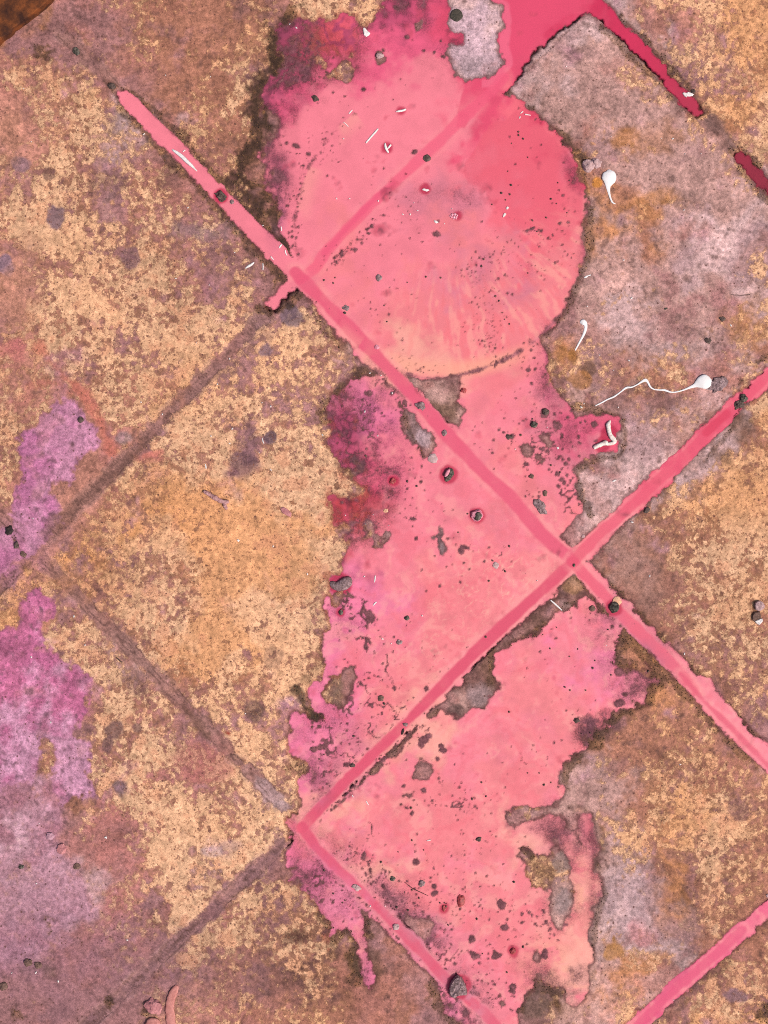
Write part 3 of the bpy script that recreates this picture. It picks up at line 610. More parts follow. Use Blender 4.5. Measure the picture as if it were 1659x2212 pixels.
mc = mixc(mc, lin((160, 112, 58)), 0.8 * sstep(0.9, 1.6, n_lich))
mc = mc * (1 + 0.18 * n_fine + 0.1 * n_grain)[..., None]
mossm = np.clip(moss * (1.0 - 0.35 * sstep(0.3, 1.5, n_lich)), 0, 1)
col = col + (mc - col) * (0.80 * mossm)[..., None]
for pts, wd, c, st in [([(622, 45), (596, 75), (590, 110), (598, 150), (572, 180), (552, 205), (548, 245), (556, 285), (545, 320), (522, 350), (512, 390), (545, 430), (585, 470), (600, 520)], 22, (66, 50, 44), .75), ([(762, 815), (730, 850), (704, 888)], 12, (74, 54, 48), .7), ([(646, 1495), (656, 1524), (672, 1546), (690, 1562)], 9, (54, 48, 40), .7)]:
    m = sstep(1.3, 0.35, dline(pts) / wd + 0.35 * n_lich2 + 0.25 * n_edge + 0.15 * n_lich)
    col = mixc(col, lin(c), st * m)
# dark wet line where the paint meets the ground
edge_in = sstep(-7.5, -1.0, d) * (d < 1.5)
ec = lin((106, 60, 62)) * (1 - 0.6 * (lich * (1 - moss))[..., None]) + (lin((176, 84, 66)) * 0.6) * (lich * (1 - moss))[..., None]
col = col + (ec - col) * (0.72 * edge_in)[..., None]
# the ground under the paint is dark and wet; grit stays dark, some crust shows red
under = sstep(0, 5, d)
uc = lin((120, 74, 86)) * (1 + 0.15 * n_mid + 0.12 * n_fine)[..., None]
uc = mixc(uc, lin((196, 70, 72)), 0.85 * sstep(0.1, 0.6, 0.8 * n_lich + 2.2 * lich_d - 0.6) * np.clip(blob(720, 90, 60, 40) + blob(790, 1090, 60, 60) + blob(740, 950, 40, 80), 0, 1))
uc = mixc(uc, lin((70, 50, 56)), 0.8 * np.clip(blob(650, 50, 50, 50) + blob(560, 250, 60, 120) + blob(740, 960, 40, 60) + blob(800, 1050, 50, 60), 0, 1) * sstep(-.4, .9, n_mid))
col = col + (uc - col) * (under * 0.9)[..., None]
gc = lin((118, 74, 80)) * (1 + 0.22 * n_edge + 0.15 * n_grain)[..., None]
gsel = np.maximum(sstep(-0.6, 0.6, speck), crack) * (d > -2) * (1 - run)
col = col + (gc - col) * (0.9 * gsel)[..., None]
col = np.clip(col, 0.015, 0.88).astype(np.float32)
ccol = col[1].copy(); col = col[0].copy()
lveff = (lv - 3.0 * (1 - sstep(0.02, 0.10, lich_d)) - 2.6 * joint_dry - 1.9 * sstep(0.85, 1.25, n_pit - 0.10 * lich_d + 0.45 * n_mid) - 3.0 * stain_m).astype(np.float32)

# ------------------------------------------------------------------ paint colour and cover
pcol = lut_map(PINK, {k: lin(v) for k, v in PINK_RGB.items()}, 30 * n_b + 8 * n_mid, 30 * n_a + 8 * n_edge)
pop = lut_map(PINK, PINK_OP, 24 * n_a, 24 * n_b)
swirl = noise(40, 4, 0.6, 0.5, 1.6)
warp = sample(noise(26, 5, 0.65), GX + 26 * n_a, GY + 26 * n_b)
pcol = pcol * (1 + 0.035 * n_mid + 0.012 * n_grain)[..., None]
pcol = mixc(pcol, lin((252, 176, 166)), 0.36 * sstep(0.3, 1.7, warp + 0.3 * n_edge) * sstep(560, 1300, GY))
pcol = pcol * (1 + 0.022 * (n_edge + n_fine) * sstep(700, 1200, GY))[..., None]
pcol = mixc(pcol, lin((236, 98, 118)), 0.28 * sstep(0.5, 1.8, -warp) * sstep(300, 1300, GY))
# flow streaks fanning out in the lower part of the round pool
ang = np.arctan2(GY - 380, GX - 960); rad = np.hypot(GX - 960, GY - 380)
fan = np.sin(ang * 34 + 2.2 * n_a + 0.010 * rad) + 0.8 * np.sin(ang * 83 + 2.4 * n_b) + 0.5 * np.sin(ang * 151 + 2 * n_a)
fanm = sstep(150, 290, rad) * sstep(450, 415, rad) * sstep(0.1, 0.5, ang) * sstep(2.2, 1.5, ang)
pcol = mixc(pcol, lin((252, 178, 160)), 0.42 * fanm * sstep(0.2, 1.5, fan + 0.5 * n_mid))
pcol = mixc(pcol, lin((240, 112, 118)), 0.32 * fanm * sstep(0.3, 1.4, -fan + 0.5 * n_mid))
pcol = mixc(pcol, lin((252, 176, 150)), 0.75 * sstep(30, 4, np.abs(rad - 418)) * sstep(0.9, 1.4, ang) * sstep(2.1, 1.75, ang))
# darker paint that ran in from the upper right, with its clear front
FRONT = [(1088, 262), (1060, 268), (1047, 285), (1030, 320), (1008, 352), (1004, 375), (1010, 395), (1030, 405), (1050, 412), (1056, 430), (1068, 445), (1088, 462), (1094, 480), (1110, 500), (1150, 490), (1200, 520), (1240, 500), (1262, 470), (1258, 420), (1240, 350), (1200, 300), (1150, 262), (1115, 235)]
m = sstep(-1.5, 1.5, sdf(FRONT, 30) + 1.2 * n_edge + 1.8 * n_edge2) * (0.66 - 0.24 * sstep(400, 500, GY))
pcol = mixc(pcol, lin((230, 96, 117)), m)
STREAM = [(1005, 172), (1040, 176), (1075, 165), (1110, 130), (1150, 95), (1200, 50), (1260, 8), (1200, -60), (1130, -60), (1100, 0), (1105, 60), (1098, 120), (1075, 170), (1058, 200), (1020, 250), (1004, 275), (985, 275), (990, 235)]
m = sstep(-2, 2, sdf(STREAM, 30) + 1.0 * n_edge) * 0.7
pcol = mixc(pcol, lin((228, 80, 114)), m)
rimI = sstep(13, 9, np.abs(-sdf(ISLANDS[0], 40) - 9) + 1.4 * n_edge2) * (GX > 1040) * 0.55
pcol = mixc(pcol, lin((244, 120, 148)), rimI)
# pale squiggles near the crossing
sq = sstep(0.12, 0.03, n_ridge2) * np.clip(blob(1110, 1250, 90, 70) + 0.7 * blob(1000, 1300, 90, 60) + 0.7 * blob(930, 1410, 90, 60) + 0.5 * blob(1060, 1180, 60, 60), 0, 1)
pcol = mixc(pcol, lin((253, 186, 170)), 0.7 * np.clip(sq, 0, 1))
pcol = mixc(pcol, lin((253, 178, 150)), 0.6 * np.clip(blob(1200, 2080, 70, 60) + blob(1255, 1930, 16, 80) + blob(1250, 2140, 30, 40), 0, 1) * sstep(-.6, .8, warp))
# joints under the paint: a deeper, redder run with pale lips
def stripe(pts, half, c, st, lip=0.0, wob=1.6):
    global pcol
    dl = dline(pts) + wob * n_edge2 * 0.7 + 0.5 * n_edge
    if lip:
        pcol = mixc(pcol, lin((251, 158, 160)), lip * sstep(half + 16, half + 3, dl) * (d > 1) * sstep(-1.6, 1.0, n_mid))
    pcol = mixc(pcol, lin(c), st * sstep(half + 3, half - 3, dl) * np.clip(0.97 + 0.09 * n_mid, 0, 1))


stripe([(650, 600), (683, 575), (700, 537 + 12), (765, 480), (819, 425), (870, 378), (938, 316), (989, 265), (1040, 217), (1091, 167)], 12, (240, 96, 128), .75, 0.25)
stripe([(700, 548), (765, 476), (819, 419), (850, 396)], 6, (232, 82, 122), .5)
stripe([(900, 372), (960, 320), (1000, 284)], 3, (248, 140, 152), .6)
stripe([(640, 590), (660, 612), (738, 690), (799, 755), (847, 806), (908, 872), (955, 928), (1023, 1000), (1111, 1083), (1166, 1150), (1238, 1214)], 14, (228, 86, 120), .85, 0.55)
stripe([(1238, 1214), (1111, 1330), (1023, 1411), (938, 1500), (870, 1568), (813, 1622), (751, 1685), (697, 1740), (653, 1786)], 12, (222, 82, 112), .95, 0.75)
stripe([(653, 1786), (683, 1830), (738, 1885), (785, 1930), (843, 1987), (881, 2026), (938, 2087), (972, 2124), (1040, 2182), (1068, 2212), (1120, 2268)], 11, (222, 84, 114), .95, 0.7)
stripe([(1238, 1214), (1285, 1265), (1333, 1319), (1391, 1374), (1459, 1440), (1500, 1490)], 12, (232, 92, 120), .85, 0.6)
stripe([(1470, 1455), (1520, 1513), (1588, 1580), (1646, 1641), (1700, 1695)], 6, (224, 82, 114), .8, 0.5)
stripe([(1238, 1214), (1285, 1162), (1333, 1122), (1401, 1057), (1479, 986), (1564, 904), (1639, 830), (1700, 770)], 12, (230, 84, 114), .75, 0.35)
stripe([(1525, 935), (1570, 893)], 9, (216, 58, 92), .85)
stripe([(1605, 2008), (1537, 2070), (1469, 2127), (1401, 2192), (1340, 2250)], 9, (222, 70, 118), .75, 0.3)
stripe([(620, 1775), (645, 1790)], 7, (240, 100, 124), .5)
# grime ring left by a bucket: thin grey line where the film is thin
BUCKET = [(1268, 450), (1270, 500), (1262, 565), (1243, 625), (1214, 680), (1170, 724), (1130, 755), (1085, 780), (1040, 797), (990, 812), (950, 820), (905, 815), (880, 808)]
ringd = dline(BUCKET)
pop = pop * (1 - 0.62 * sstep(7, 2, ringd + 2 * n_edge) * sstep(-1.2, .6, n_mid + .4))
ring2 = dline([(640, 440), (632, 500), (640, 560), (655, 590)])
crad = np.hypot(GX - 955, GY - 500); cang = np.arctan2(GY - 500, GX - 955)
leftarc = (np.abs(cang) > 2.2) & (GX < 800)
pop = pop * (1 - 0.5 * sstep(5, 1, np.abs(crad - 318) + 2.0 * n_edge) * leftarc * sstep(-.8, .4, n_mid))
pcol = mixc(pcol, lin((252, 170, 158)), 0.45 * sstep(46, 6, 318 - crad) * (crad < 318) * leftarc * sstep(-1.0, 0.6, n_a))
pcol = mixc(pcol, lin((168, 104, 120)), 0.75 * sstep(5, 1, ringd + 1.5 * n_edge))
# thin, stained film
for (x, y, rx, ry, rot, st, c) in [(790, 900, 60, 60, 0, .40, (206, 104, 148)), (735, 930, 40, 70, 0, .65, (118, 50, 74)), (800, 1040, 45, 60, 0, .60, (178, 60, 90)), (770, 1110, 50, 50, 0, .6, (196, 66, 70)), (830, 1010, 50, 60, 0, .2, (232, 100, 140)), (608, 120, 40, 74, 0, .6, (136, 64, 88)), (700, 110, 70, 30, 0, .45, (196, 80, 100)), (715, 145, 60, 30, 0, .5, (150, 74, 88)),
                                   (582, 220, 32, 62, 0, .65, (122, 62, 86)), (588, 380, 36, 60, 0, .55, (138, 70, 94)), (600, 470, 16, 60, .1, .4, (200, 110, 140)), (1390, 1440, 50, 50, 0, .6, (196, 104, 130)), (1380, 1480, 40, 30, 0, .45, (220, 120, 146)), (1310, 1350, 30, 30, 0, .45, (214, 116, 140)), (660, 1900, 46, 60, .5, .35, (216, 112, 150)), (740, 1960, 60, 50, 0, .15, (240, 136, 170)),
                                   (790, 2090, 20, 60, 0, .35, (216, 120, 150)), (1280, 1790, 26, 50, 0, .35, (204, 100, 116)), (1180, 1780, 60, 24, 0, .35, (230, 136, 146)), (1215, 1830, 24, 50, -.3, .4, (196, 108, 116)), (1290, 1930, 16, 50, 0, .45, (200, 92, 108)), (1215, 540, 60, 60, 0, 0, (0, 0, 0)), (950, 430, 60, 34, -.6, .10, (226, 130, 148)), (1000, 440, 40, 40, 0, .12, (222, 128, 148)),
                                   (900, 2000, 70, 30, .8, .5, (210, 130, 150)), (850, 1955, 60, 24, .8, .4, (222, 140, 156)), (1000, 2150, 60, 40, .8, .4, (220, 140, 160)), (1240, 390, 14, 60, -.3, .35, (196, 84, 110)), (1265, 520, 10, 80, .1, .4, (196, 96, 116)), (1185, 790, 20, 60, 0, .4, (206, 92, 128)), (1230, 930, 60, 50, 0, .22, (206, 92, 120)), (1310, 940, 36, 40, 0, .15, (212, 78, 110)),
                                   (980, 60, 14, 70, 0, .4, (176, 64, 92)), (985, 90, 24, 24, 0, .45, (176, 64, 92)), (690, 1560, 60, 60, 0, .12, (246, 132, 168)), (680, 1690, 30, 50, 0, .4, (206, 110, 140)), (860, 20, 120, 40, 0, .35, (196, 78, 112)), (960, 2170, 40, 40, 0, .45, (206, 120, 150)), (1420, 1420, 30, 60, .8, .0, (0, 0, 0)), (1240, 2130, 40, 50, 0, .45, (236, 170, 160)), (1150, 590, 90, 60, .6, 0.0, (0, 0, 0))]:
    if st <= 0:
        continue
    b = blob(x, y, rx, ry, rot)
    pcol = mixc(pcol, lin(c), np.clip(b * (0.95 + 0.25 * n_mid + 0.40 * n_lich2 + 0.22 * n_lich), 0, 1) * 0.75)
    pop = pop * (1 - st * np.clip(b * (0.9 + 0.4 * n_mid + 0.4 * n_lich2 + 0.3 * n_lich), 0, 1))
for (x, y, rx, ry, ca, cb, thr) in [(722, 80, 62, 40, (222, 92, 98), (160, 66, 98), -.1), (790, 1085, 60, 34, (178, 64, 68), (92, 40, 48), 0.0), (745, 930, 34, 90, (190, 78, 112), (104, 46, 66), 0.0), (800, 1030, 40, 60, (214, 84, 116), (124, 48, 72), .0), (735, 1200, 20, 30, (170, 60, 74), (110, 50, 60), .1)]:
    b = np.clip(blob(x, y, rx, ry) * 1.6 - 0.25 + 0.15 * n_mid, 0, 1)
    t = sstep(0.05, 0.55, n_ridge2 + 0.10 * n_lich + thr)[..., None]
    pcol = pcol + ((lin(ca) * t + lin(cb) * (1 - t)) * (1 + 0.1 * n_fine[..., None]) - pcol) * (b * 0.72)[..., None]
    pop = np.maximum(pop, b * 0.8)
depth = np.maximum(-hgt, 0)
cover = sstep(0.0, 0.17, depth) * np.clip(pop + (1 - pop) * (0.35 * n_mid + 0.45 * n_edge) * 1.0, 0.12, 1.0)
sf = np.clip(sstep(0.25, 0.8, soft) + 0.8 * blob(1235, 1800, 55, 60) + 0.7 * blob(1292, 1900, 16, 130) + 0.7 * blob(1185, 2110, 60, 34) + 0.5 * blob(1215, 1960, 40, 60), 0, 1) * (1 - run)
cover = cover * (1 - sf * (1 - sstep(-2, 34, d + 7 * n_edge2 + 4 * n_edge)))
cover = np.maximum(cover, run)
# dark reflection in the meniscus around pebbles, painted into the paint colour
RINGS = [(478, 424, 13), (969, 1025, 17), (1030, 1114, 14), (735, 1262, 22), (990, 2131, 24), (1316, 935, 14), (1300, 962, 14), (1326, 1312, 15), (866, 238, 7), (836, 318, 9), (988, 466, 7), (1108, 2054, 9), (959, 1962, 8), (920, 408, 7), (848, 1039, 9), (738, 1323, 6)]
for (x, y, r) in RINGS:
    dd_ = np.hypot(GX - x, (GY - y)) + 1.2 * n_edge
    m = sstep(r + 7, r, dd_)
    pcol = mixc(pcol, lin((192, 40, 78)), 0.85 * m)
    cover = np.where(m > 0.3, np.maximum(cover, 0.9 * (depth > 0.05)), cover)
pcol = mixc(pcol, lin((170, 54, 76)), 0.65 * sstep(-10, 2, d_tr) * sstep(1380, 1490, GX))
pcol = mixc(pcol, lin((150, 42, 64)), 0.9 * (d_x > -14))
pcol = np.clip(pcol, 0.01, 0.88).astype(np.float32)


# ------------------------------------------------------------------ materials
def new_mat(name):
    m = bpy.data.materials.new(name)
    m.use_nodes = True
    nt = m.node_tree
    nt.nodes.clear()
    out = nt.nodes.new("ShaderNodeOutputMaterial")
    b = nt.nodes.new("ShaderNodeBsdfPrincipled")
    nt.links.new(b.outputs[0], out.inputs[0])
    return m, nt, b, out


def tex_noise(nt, scale, detail=5.0, rough=0.6, coord="Object"):
    tc = nt.nodes.new("ShaderNodeTexCoord")
    n = nt.nodes.new("ShaderNodeTexNoise")
    n.inputs["Scale"].default_value = scale
    n.inputs["Detail"].default_value = detail
    n.inputs["Roughness"].default_value = rough
    nt.links.new(tc.outputs[coord], n.inputs["Vector"])
    return n


def vary(nt, color_socket, noise_node, lo, hi, f0=0.28, f1=0.72):
    mr = nt.nodes.new("ShaderNodeMapRange")
    mr.inputs["From Min"].default_value = f0
    mr.inputs["From Max"].default_value = f1
    mr.inputs["To Min"].default_value = lo
    mr.inputs["To Max"].default_value = hi
    nt.links.new(noise_node.outputs["Fac"], mr.inputs["Value"])
    mx = nt.nodes.new("ShaderNodeVectorMath")
    mx.operation = 'SCALE'
    nt.links.new(color_socket, mx.inputs[0])
    nt.links.new(mr.outputs[0], mx.inputs["Scale"])
    return mx.outputs[0]


def bump(nt, bsdf, noise_node, strength, dist):
    b = nt.nodes.new("ShaderNodeBump")
    b.inputs["Strength"].default_value = strength
    b.inputs["Distance"].default_value = dist
    nt.links.new(noise_node.outputs["Fac"], b.inputs["Height"])
    nt.links.new(b.outputs[0], bsdf.inputs["Normal"])


def col_attr(nt):
    a = nt.nodes.new("ShaderNodeAttribute")
    a.attribute_name = "Col"
    return a


def math_node(nt, op, a, b_=None, clamp=False):
    m = nt.nodes.new("ShaderNodeMath")
    m.operation = op
    m.use_clamp = clamp
    for k, v in enumerate((a, b_)):
        if v is None:
            continue
        if isinstance(v, (int, float)):
            m.inputs[k].default_value = v
        else:
            nt.links.new(v, m.inputs[k])
    return m.outputs[0]


M_GROUND, nt, b, _ = new_mat("stained_concrete")
a = col_attr(nt)
a2 = nt.nodes.new("ShaderNodeAttribute"); a2.attribute_name = "Crust"
a3 = nt.nodes.new("ShaderNodeAttribute"); a3.attribute_name = "crust"
g1 = tex_noise(nt, 560, 6, 0.8)
g2 = tex_noise(nt, 1100, 4, 0.7)
g3 = tex_noise(nt, 330, 5, 0.7)
g4 = tex_noise(nt, 210, 8, 0.78)
g5 = tex_noise(nt, 95, 7, 0.75)
bare = vary(nt, vary(nt, a.outputs["Color"], g1, 0.66, 1.32), g2, 0.76, 1.22)
bare = vary(nt, vary(nt, bare, g4, 0.74, 1.16, 0.40, 0.58), g5, 0.86, 1.12, 0.42, 0.58)
crc = vary(nt, vary(nt, a2.outputs["Color"], g1, 0.60, 1.32), g2, 0.74, 1.22)
# dark pores in the crust
pore = math_node(nt, 'MULTIPLY', math_node(nt, 'SUBTRACT', 0.445, g3.outputs["Fac"]), 14.0, True)
mixp = nt.nodes.new("ShaderNodeMix"); mixp.data_type = 'RGBA'
nt.links.new(math_node(nt, 'MULTIPLY', pore, 0.8), mixp.inputs[0])
nt.links.new(crc, mixp.inputs[6]); mixp.inputs[7].default_value = (*lin((140, 90, 68)), 1)
edge = math_node(nt, 'ADD', a3.outputs["Fac"], math_node(nt, 'MULTIPLY', math_node(nt, 'SUBTRACT', g1.outputs["Fac"], 0.5), 6.0))
fac = math_node(nt, 'ADD', math_node(nt, 'MULTIPLY', edge, 1.1), 0.5, True)
mixg = nt.nodes.new("ShaderNodeMix"); mixg.data_type = 'RGBA'
nt.links.new(fac, mixg.inputs[0]); nt.links.new(bare, mixg.inputs[6]); nt.links.new(mixp.outputs[2], mixg.inputs[7])
tcv = nt.nodes.new("ShaderNodeTexCoord")
vor = nt.nodes.new("ShaderNodeTexVoronoi"); vor.inputs["Scale"].default_value = 230
nt.links.new(tcv.outputs["Object"], vor.inputs["Vector"])
sep = nt.nodes.new("ShaderNodeSeparateColor"); nt.links.new(vor.outputs["Color"], sep.inputs[0])
size = math_node(nt, 'MULTIPLY', math_node(nt, 'SUBTRACT', sep.outputs[0], 0.58), 0.72)
pit = math_node(nt, 'MULTIPLY', math_node(nt, 'SUBTRACT', size, vor.outputs["Distance"]), 14.0, True)
mixq = nt.nodes.new("ShaderNodeMix"); mixq.data_type = 'RGBA'
nt.links.new(math_node(nt, 'MULTIPLY', pit, 0.8), mixq.inputs[0])
nt.links.new(mixg.outputs[2], mixq.inputs[6]); mixq.inputs[7].default_value = (*lin((104, 70, 64)), 1)
nt.links.new(mixq.outputs[2], b.inputs["Base Color"])
b.inputs["Roughness"].default_value = 0.88
b.inputs["Specular IOR Level"].default_value = 0.15
bp = nt.nodes.new("ShaderNodeBump"); bp.inputs["Strength"].default_value = 0.75; bp.inputs["Distance"].default_value = 0.0007
nt.links.new(math_node(nt, 'ADD', math_node(nt, 'MULTIPLY', fac, 0.35), g1.outputs["Fac"]), bp.inputs["Height"])
nt.links.new(bp.outputs[0], b.inputs["Normal"])

M_PAINT, nt, b, out = new_mat("pink_paint")
a = col_attr(nt)
n1 = tex_noise(nt, 700, 5, 0.75)
c = vary(nt, a.outputs["Color"], n1, 0.90, 1.085)
tcv = nt.nodes.new("ShaderNodeTexCoord")
vor = nt.nodes.new("ShaderNodeTexVoronoi"); vor.inputs["Scale"].default_value = 170
nt.links.new(tcv.outputs["Object"], vor.inputs["Vector"])
sep = nt.nodes.new("ShaderNodeSeparateColor"); nt.links.new(vor.outputs["Color"], sep.inputs[0])
size = math_node(nt, 'MULTIPLY', math_node(nt, 'SUBTRACT', sep.outputs[0], 0.80), 0.75)
pit = math_node(nt, 'MULTIPLY', math_node(nt, 'SUBTRACT', size, vor.outputs["Distance"]), 16.0, True)
mixq = nt.nodes.new("ShaderNodeMix"); mixq.data_type = 'RGBA'
nt.links.new(math_node(nt, 'MULTIPLY', pit, 0.55), mixq.inputs[0])
nt.links.new(c, mixq.inputs[6]); mixq.inputs[7].default_value = (*lin((150, 74, 92)), 1)
c = mixq.outputs[2]
nt.links.new(c, b.inputs["Base Color"])
b.inputs["Roughness"].default_value = 0.42
b.inputs["Specular IOR Level"].default_value = 0.22
n3 = tex_noise(nt, 90, 3, 0.5)
bump(nt, b, n3, 0.10, 0.0004)
tr = nt.nodes.new("ShaderNodeBsdfTransparent")
mixs = nt.nodes.new("ShaderNodeMixShader")
ca = nt.nodes.new("ShaderNodeAttribute")
ca.attribute_name = "cover"
g1 = tex_noise(nt, 520, 5, 0.75)
cv = ca.outputs["Fac"]
wob = math_node(nt, 'MULTIPLY', math_node(nt, 'MULTIPLY', cv, math_node(nt, 'SUBTRACT', 1.0, cv)), math_node(nt, 'MULTIPLY', math_node(nt, 'SUBTRACT', g1.outputs["Fac"], 0.5), 8.0))
nt.links.new(math_node(nt, 'ADD', cv, wob, True), mixs.inputs[0])
nt.links.new(tr.outputs[0], mixs.inputs[1])
nt.links.new(b.outputs[0], mixs.inputs[2])
nt.links.new(mixs.outputs[0], out.inputs[0])


def simple_mat(name, c1, c2, scale=300, rough=0.8, bstr=0.5, bdist=0.0008, c3=None, spec=0.3):
    m, nt, b, _ = new_mat(name)
    n = tex_noise(nt, scale, 5, 0.65)
    cr = nt.nodes.new("ShaderNodeValToRGB")
    cr.color_ramp.elements[0].position = 0.36
    cr.color_ramp.elements[1].position = 0.64
    cr.color_ramp.elements[0].color = (*lin(c1), 1)
    cr.color_ramp.elements[1].color = (*lin(c2), 1)
    if c3 is not None:
        e = cr.color_ramp.elements.new(0.5)
        e.color = (*lin(c3), 1)
    nt.links.new(n.outputs["Fac"], cr.inputs[0])
    nt.links.new(cr.outputs[0], b.inputs["Base Color"])
    b.inputs["Roughness"].default_value = rough
    b.inputs["Specular IOR Level"].default_value = spec
    nb = tex_noise(nt, scale * 2.2, 4, 0.6)
    bump(nt, b, nb, bstr, bdist)
    return m


M_WHITE = simple_mat("dried_white", (244, 244, 242), (255, 255, 255), 200, 0.7, 0.15, 0.0003)
M_CHIP = simple_mat("white_flake", (232, 226, 220), (252, 250, 248), 260, 0.75, 0.3, 0.0004)
M_DARK = simple_mat("dark_stone", (62, 50, 46), (112, 92, 84), 520, 0.6, 0.6, 0.0008)
M_BROWN = simple_mat("brown_stone", (88, 66, 58), (138, 108, 96), 480, 0.75, 0.6, 0.0008)
M_GREY = simple_mat("grey_stone", (104, 84, 82), (182, 156, 158), 420, 0.7, 0.7, 0.001, (142, 116, 118))
M_LILAC = simple_mat("lilac_stone", (176, 128, 142), (208, 164, 178), 300, 0.85, 0.5, 0.0006)
M_PALE = simple_mat("pale_stone", (182, 148, 146), (214, 182, 182), 300, 0.8, 0.5, 0.0006)
M_CREAM = simple_mat("cream_stone", (232, 172, 136), (246, 200, 164), 600, 0.8, 0.4, 0.0004)
M_GREEN = simple_mat("green_black_stone", (44, 44, 38), (124, 116, 104), 420, 0.45, 0.5, 0.0006, (74, 70, 60))
M_RED = simple_mat("red_stone", (120, 36, 44), (190, 84, 84), 500, 0.5, 0.4, 0.0005)
M_PINKST = simple_mat("paint_coated_stone", (214, 120, 142), (244, 170, 186), 420, 0.6, 0.7, 0.0008)
M_PINKTWIG = simple_mat("pink_bark", (190, 122, 114), (222, 154, 144), 160, 0.8, 0.5, 0.001)
M_MAUVEST = simple_mat("mauve_stone", (176, 112, 116), (216, 150, 150), 180, 0.85, 0.8, 0.0015)
M_BARK = simple_mat("dry_bark", (150, 100, 100), (228, 180, 178), 420, 0.6, 0.7, 0.0008)
M_BONE = simple_mat("peeled_wood", (226, 196, 188), (250, 244, 234), 320, 0.7, 0.6, 0.0008, (246, 236, 226))
M_RUST = simple_mat("rust", (62, 32, 22), (138, 76, 36), 60, 0.85, 0.9, 0.0018, (98, 54, 28))
M_TWIG = simple_mat("dark_twig", (52, 38, 36), (82, 62, 58), 400, 0.8, 0.4, 0.0005)
M_BUBBLE = simple_mat("foam", (246, 158, 178), (252, 186, 200), 400, 0.15, 0.1, 0.0002, None, 0.6)
M_DISC = simple_mat("dark_disc", (58, 56, 48), (84, 76, 66), 380, 0.75, 0.4, 0.0005)
M_BLACK = simple_mat("black_gap", (40, 32, 32), (62, 50, 48), 400, 0.8, 0.3, 0.0004)

M_MOSS, nt, b, _ = new_mat("moss")
a = col_attr(nt)
n1 = tex_noise(nt, 900, 3, 0.6)
nt.links.new(vary(nt, a.outputs["Color"], n1, 0.7, 1.3), b.inputs["Base Color"])
b.inputs["Roughness"].default_value = 0.95
b.inputs["Specular IOR Level"].default_value = 0.1

M_SOIL = simple_mat("soil", (118, 84, 72), (166, 122, 102), 12, 0.95, 0.6, 0.004)

# ------------------------------------------------------------------ ground sheet, bed and slabs
R = 6.0
me = bpy.data.meshes.new("ground")
me.from_pydata([(-R, -R, -0.045), (R, -R, -0.045), (R, R, -0.045), (-R, R, -0.045)], [], [(0, 1, 2, 3)])
tag(link("ground", me, M_SOIL), kind="structure")

GAP = 12.0      # half width of a joint
MARG = 70.0


def ground_xyz(x, y):
    z = sample(hgt.astype(np.float32), x, y) * 0.001
    return z, np.concatenate([sample(col, x, y), sample(ccol, x, y), sample(lveff, x, y)[..., None]], -1)


pavement = None
# joint bed: a strip of grid under every joint, the pavement's own mesh
cs = 4.0
bx = np.arange(-90, 1750 + cs, cs); by = np.arange(-90, 2302 + cs, cs)
BX, BY = np.meshgrid(bx, by)
dj = sample(d_joint, BX, BY)
keep_v = dj < 24
fq = keep_v[:-1, :-1] & keep_v[1:, :-1] & keep_v[:-1, 1:] & keep_v[1:, 1:]
idx = np.arange(BX.size).reshape(BX.shape)
F = np.stack([idx[:-1, :-1][fq], idx[1:, :-1][fq], idx[1:, 1:][fq], idx[:-1, 1:][fq]], 1)
used = np.unique(F)
remap = np.full(BX.size, -1); remap[used] = np.arange(len(used))
ux, uy = BX.ravel()[used], BY.ravel()[used]
da_ = sample(d.astype(np.float32), ux, uy)
zg, cg = ground_xyz(ux, uy)
tb = np.clip((-da_ + 0.5) / 3, 0, 1)
zz = -0.007 * (1 - tb) + (zg - 0.0003) * tb
V = np.stack([(ux - W / 2) * S, (H / 2 - uy) * S, zz], 1)
pavement = link("pavement", np_mesh("pavement", V, remap[F], cg[:, :3], {"crust": cg[:, 6]}, cols2=cg[:, 3:6]), M_GROUND)
tag(pavement, "old stained concrete pavers laid square with paint filled joints", kind="structure")

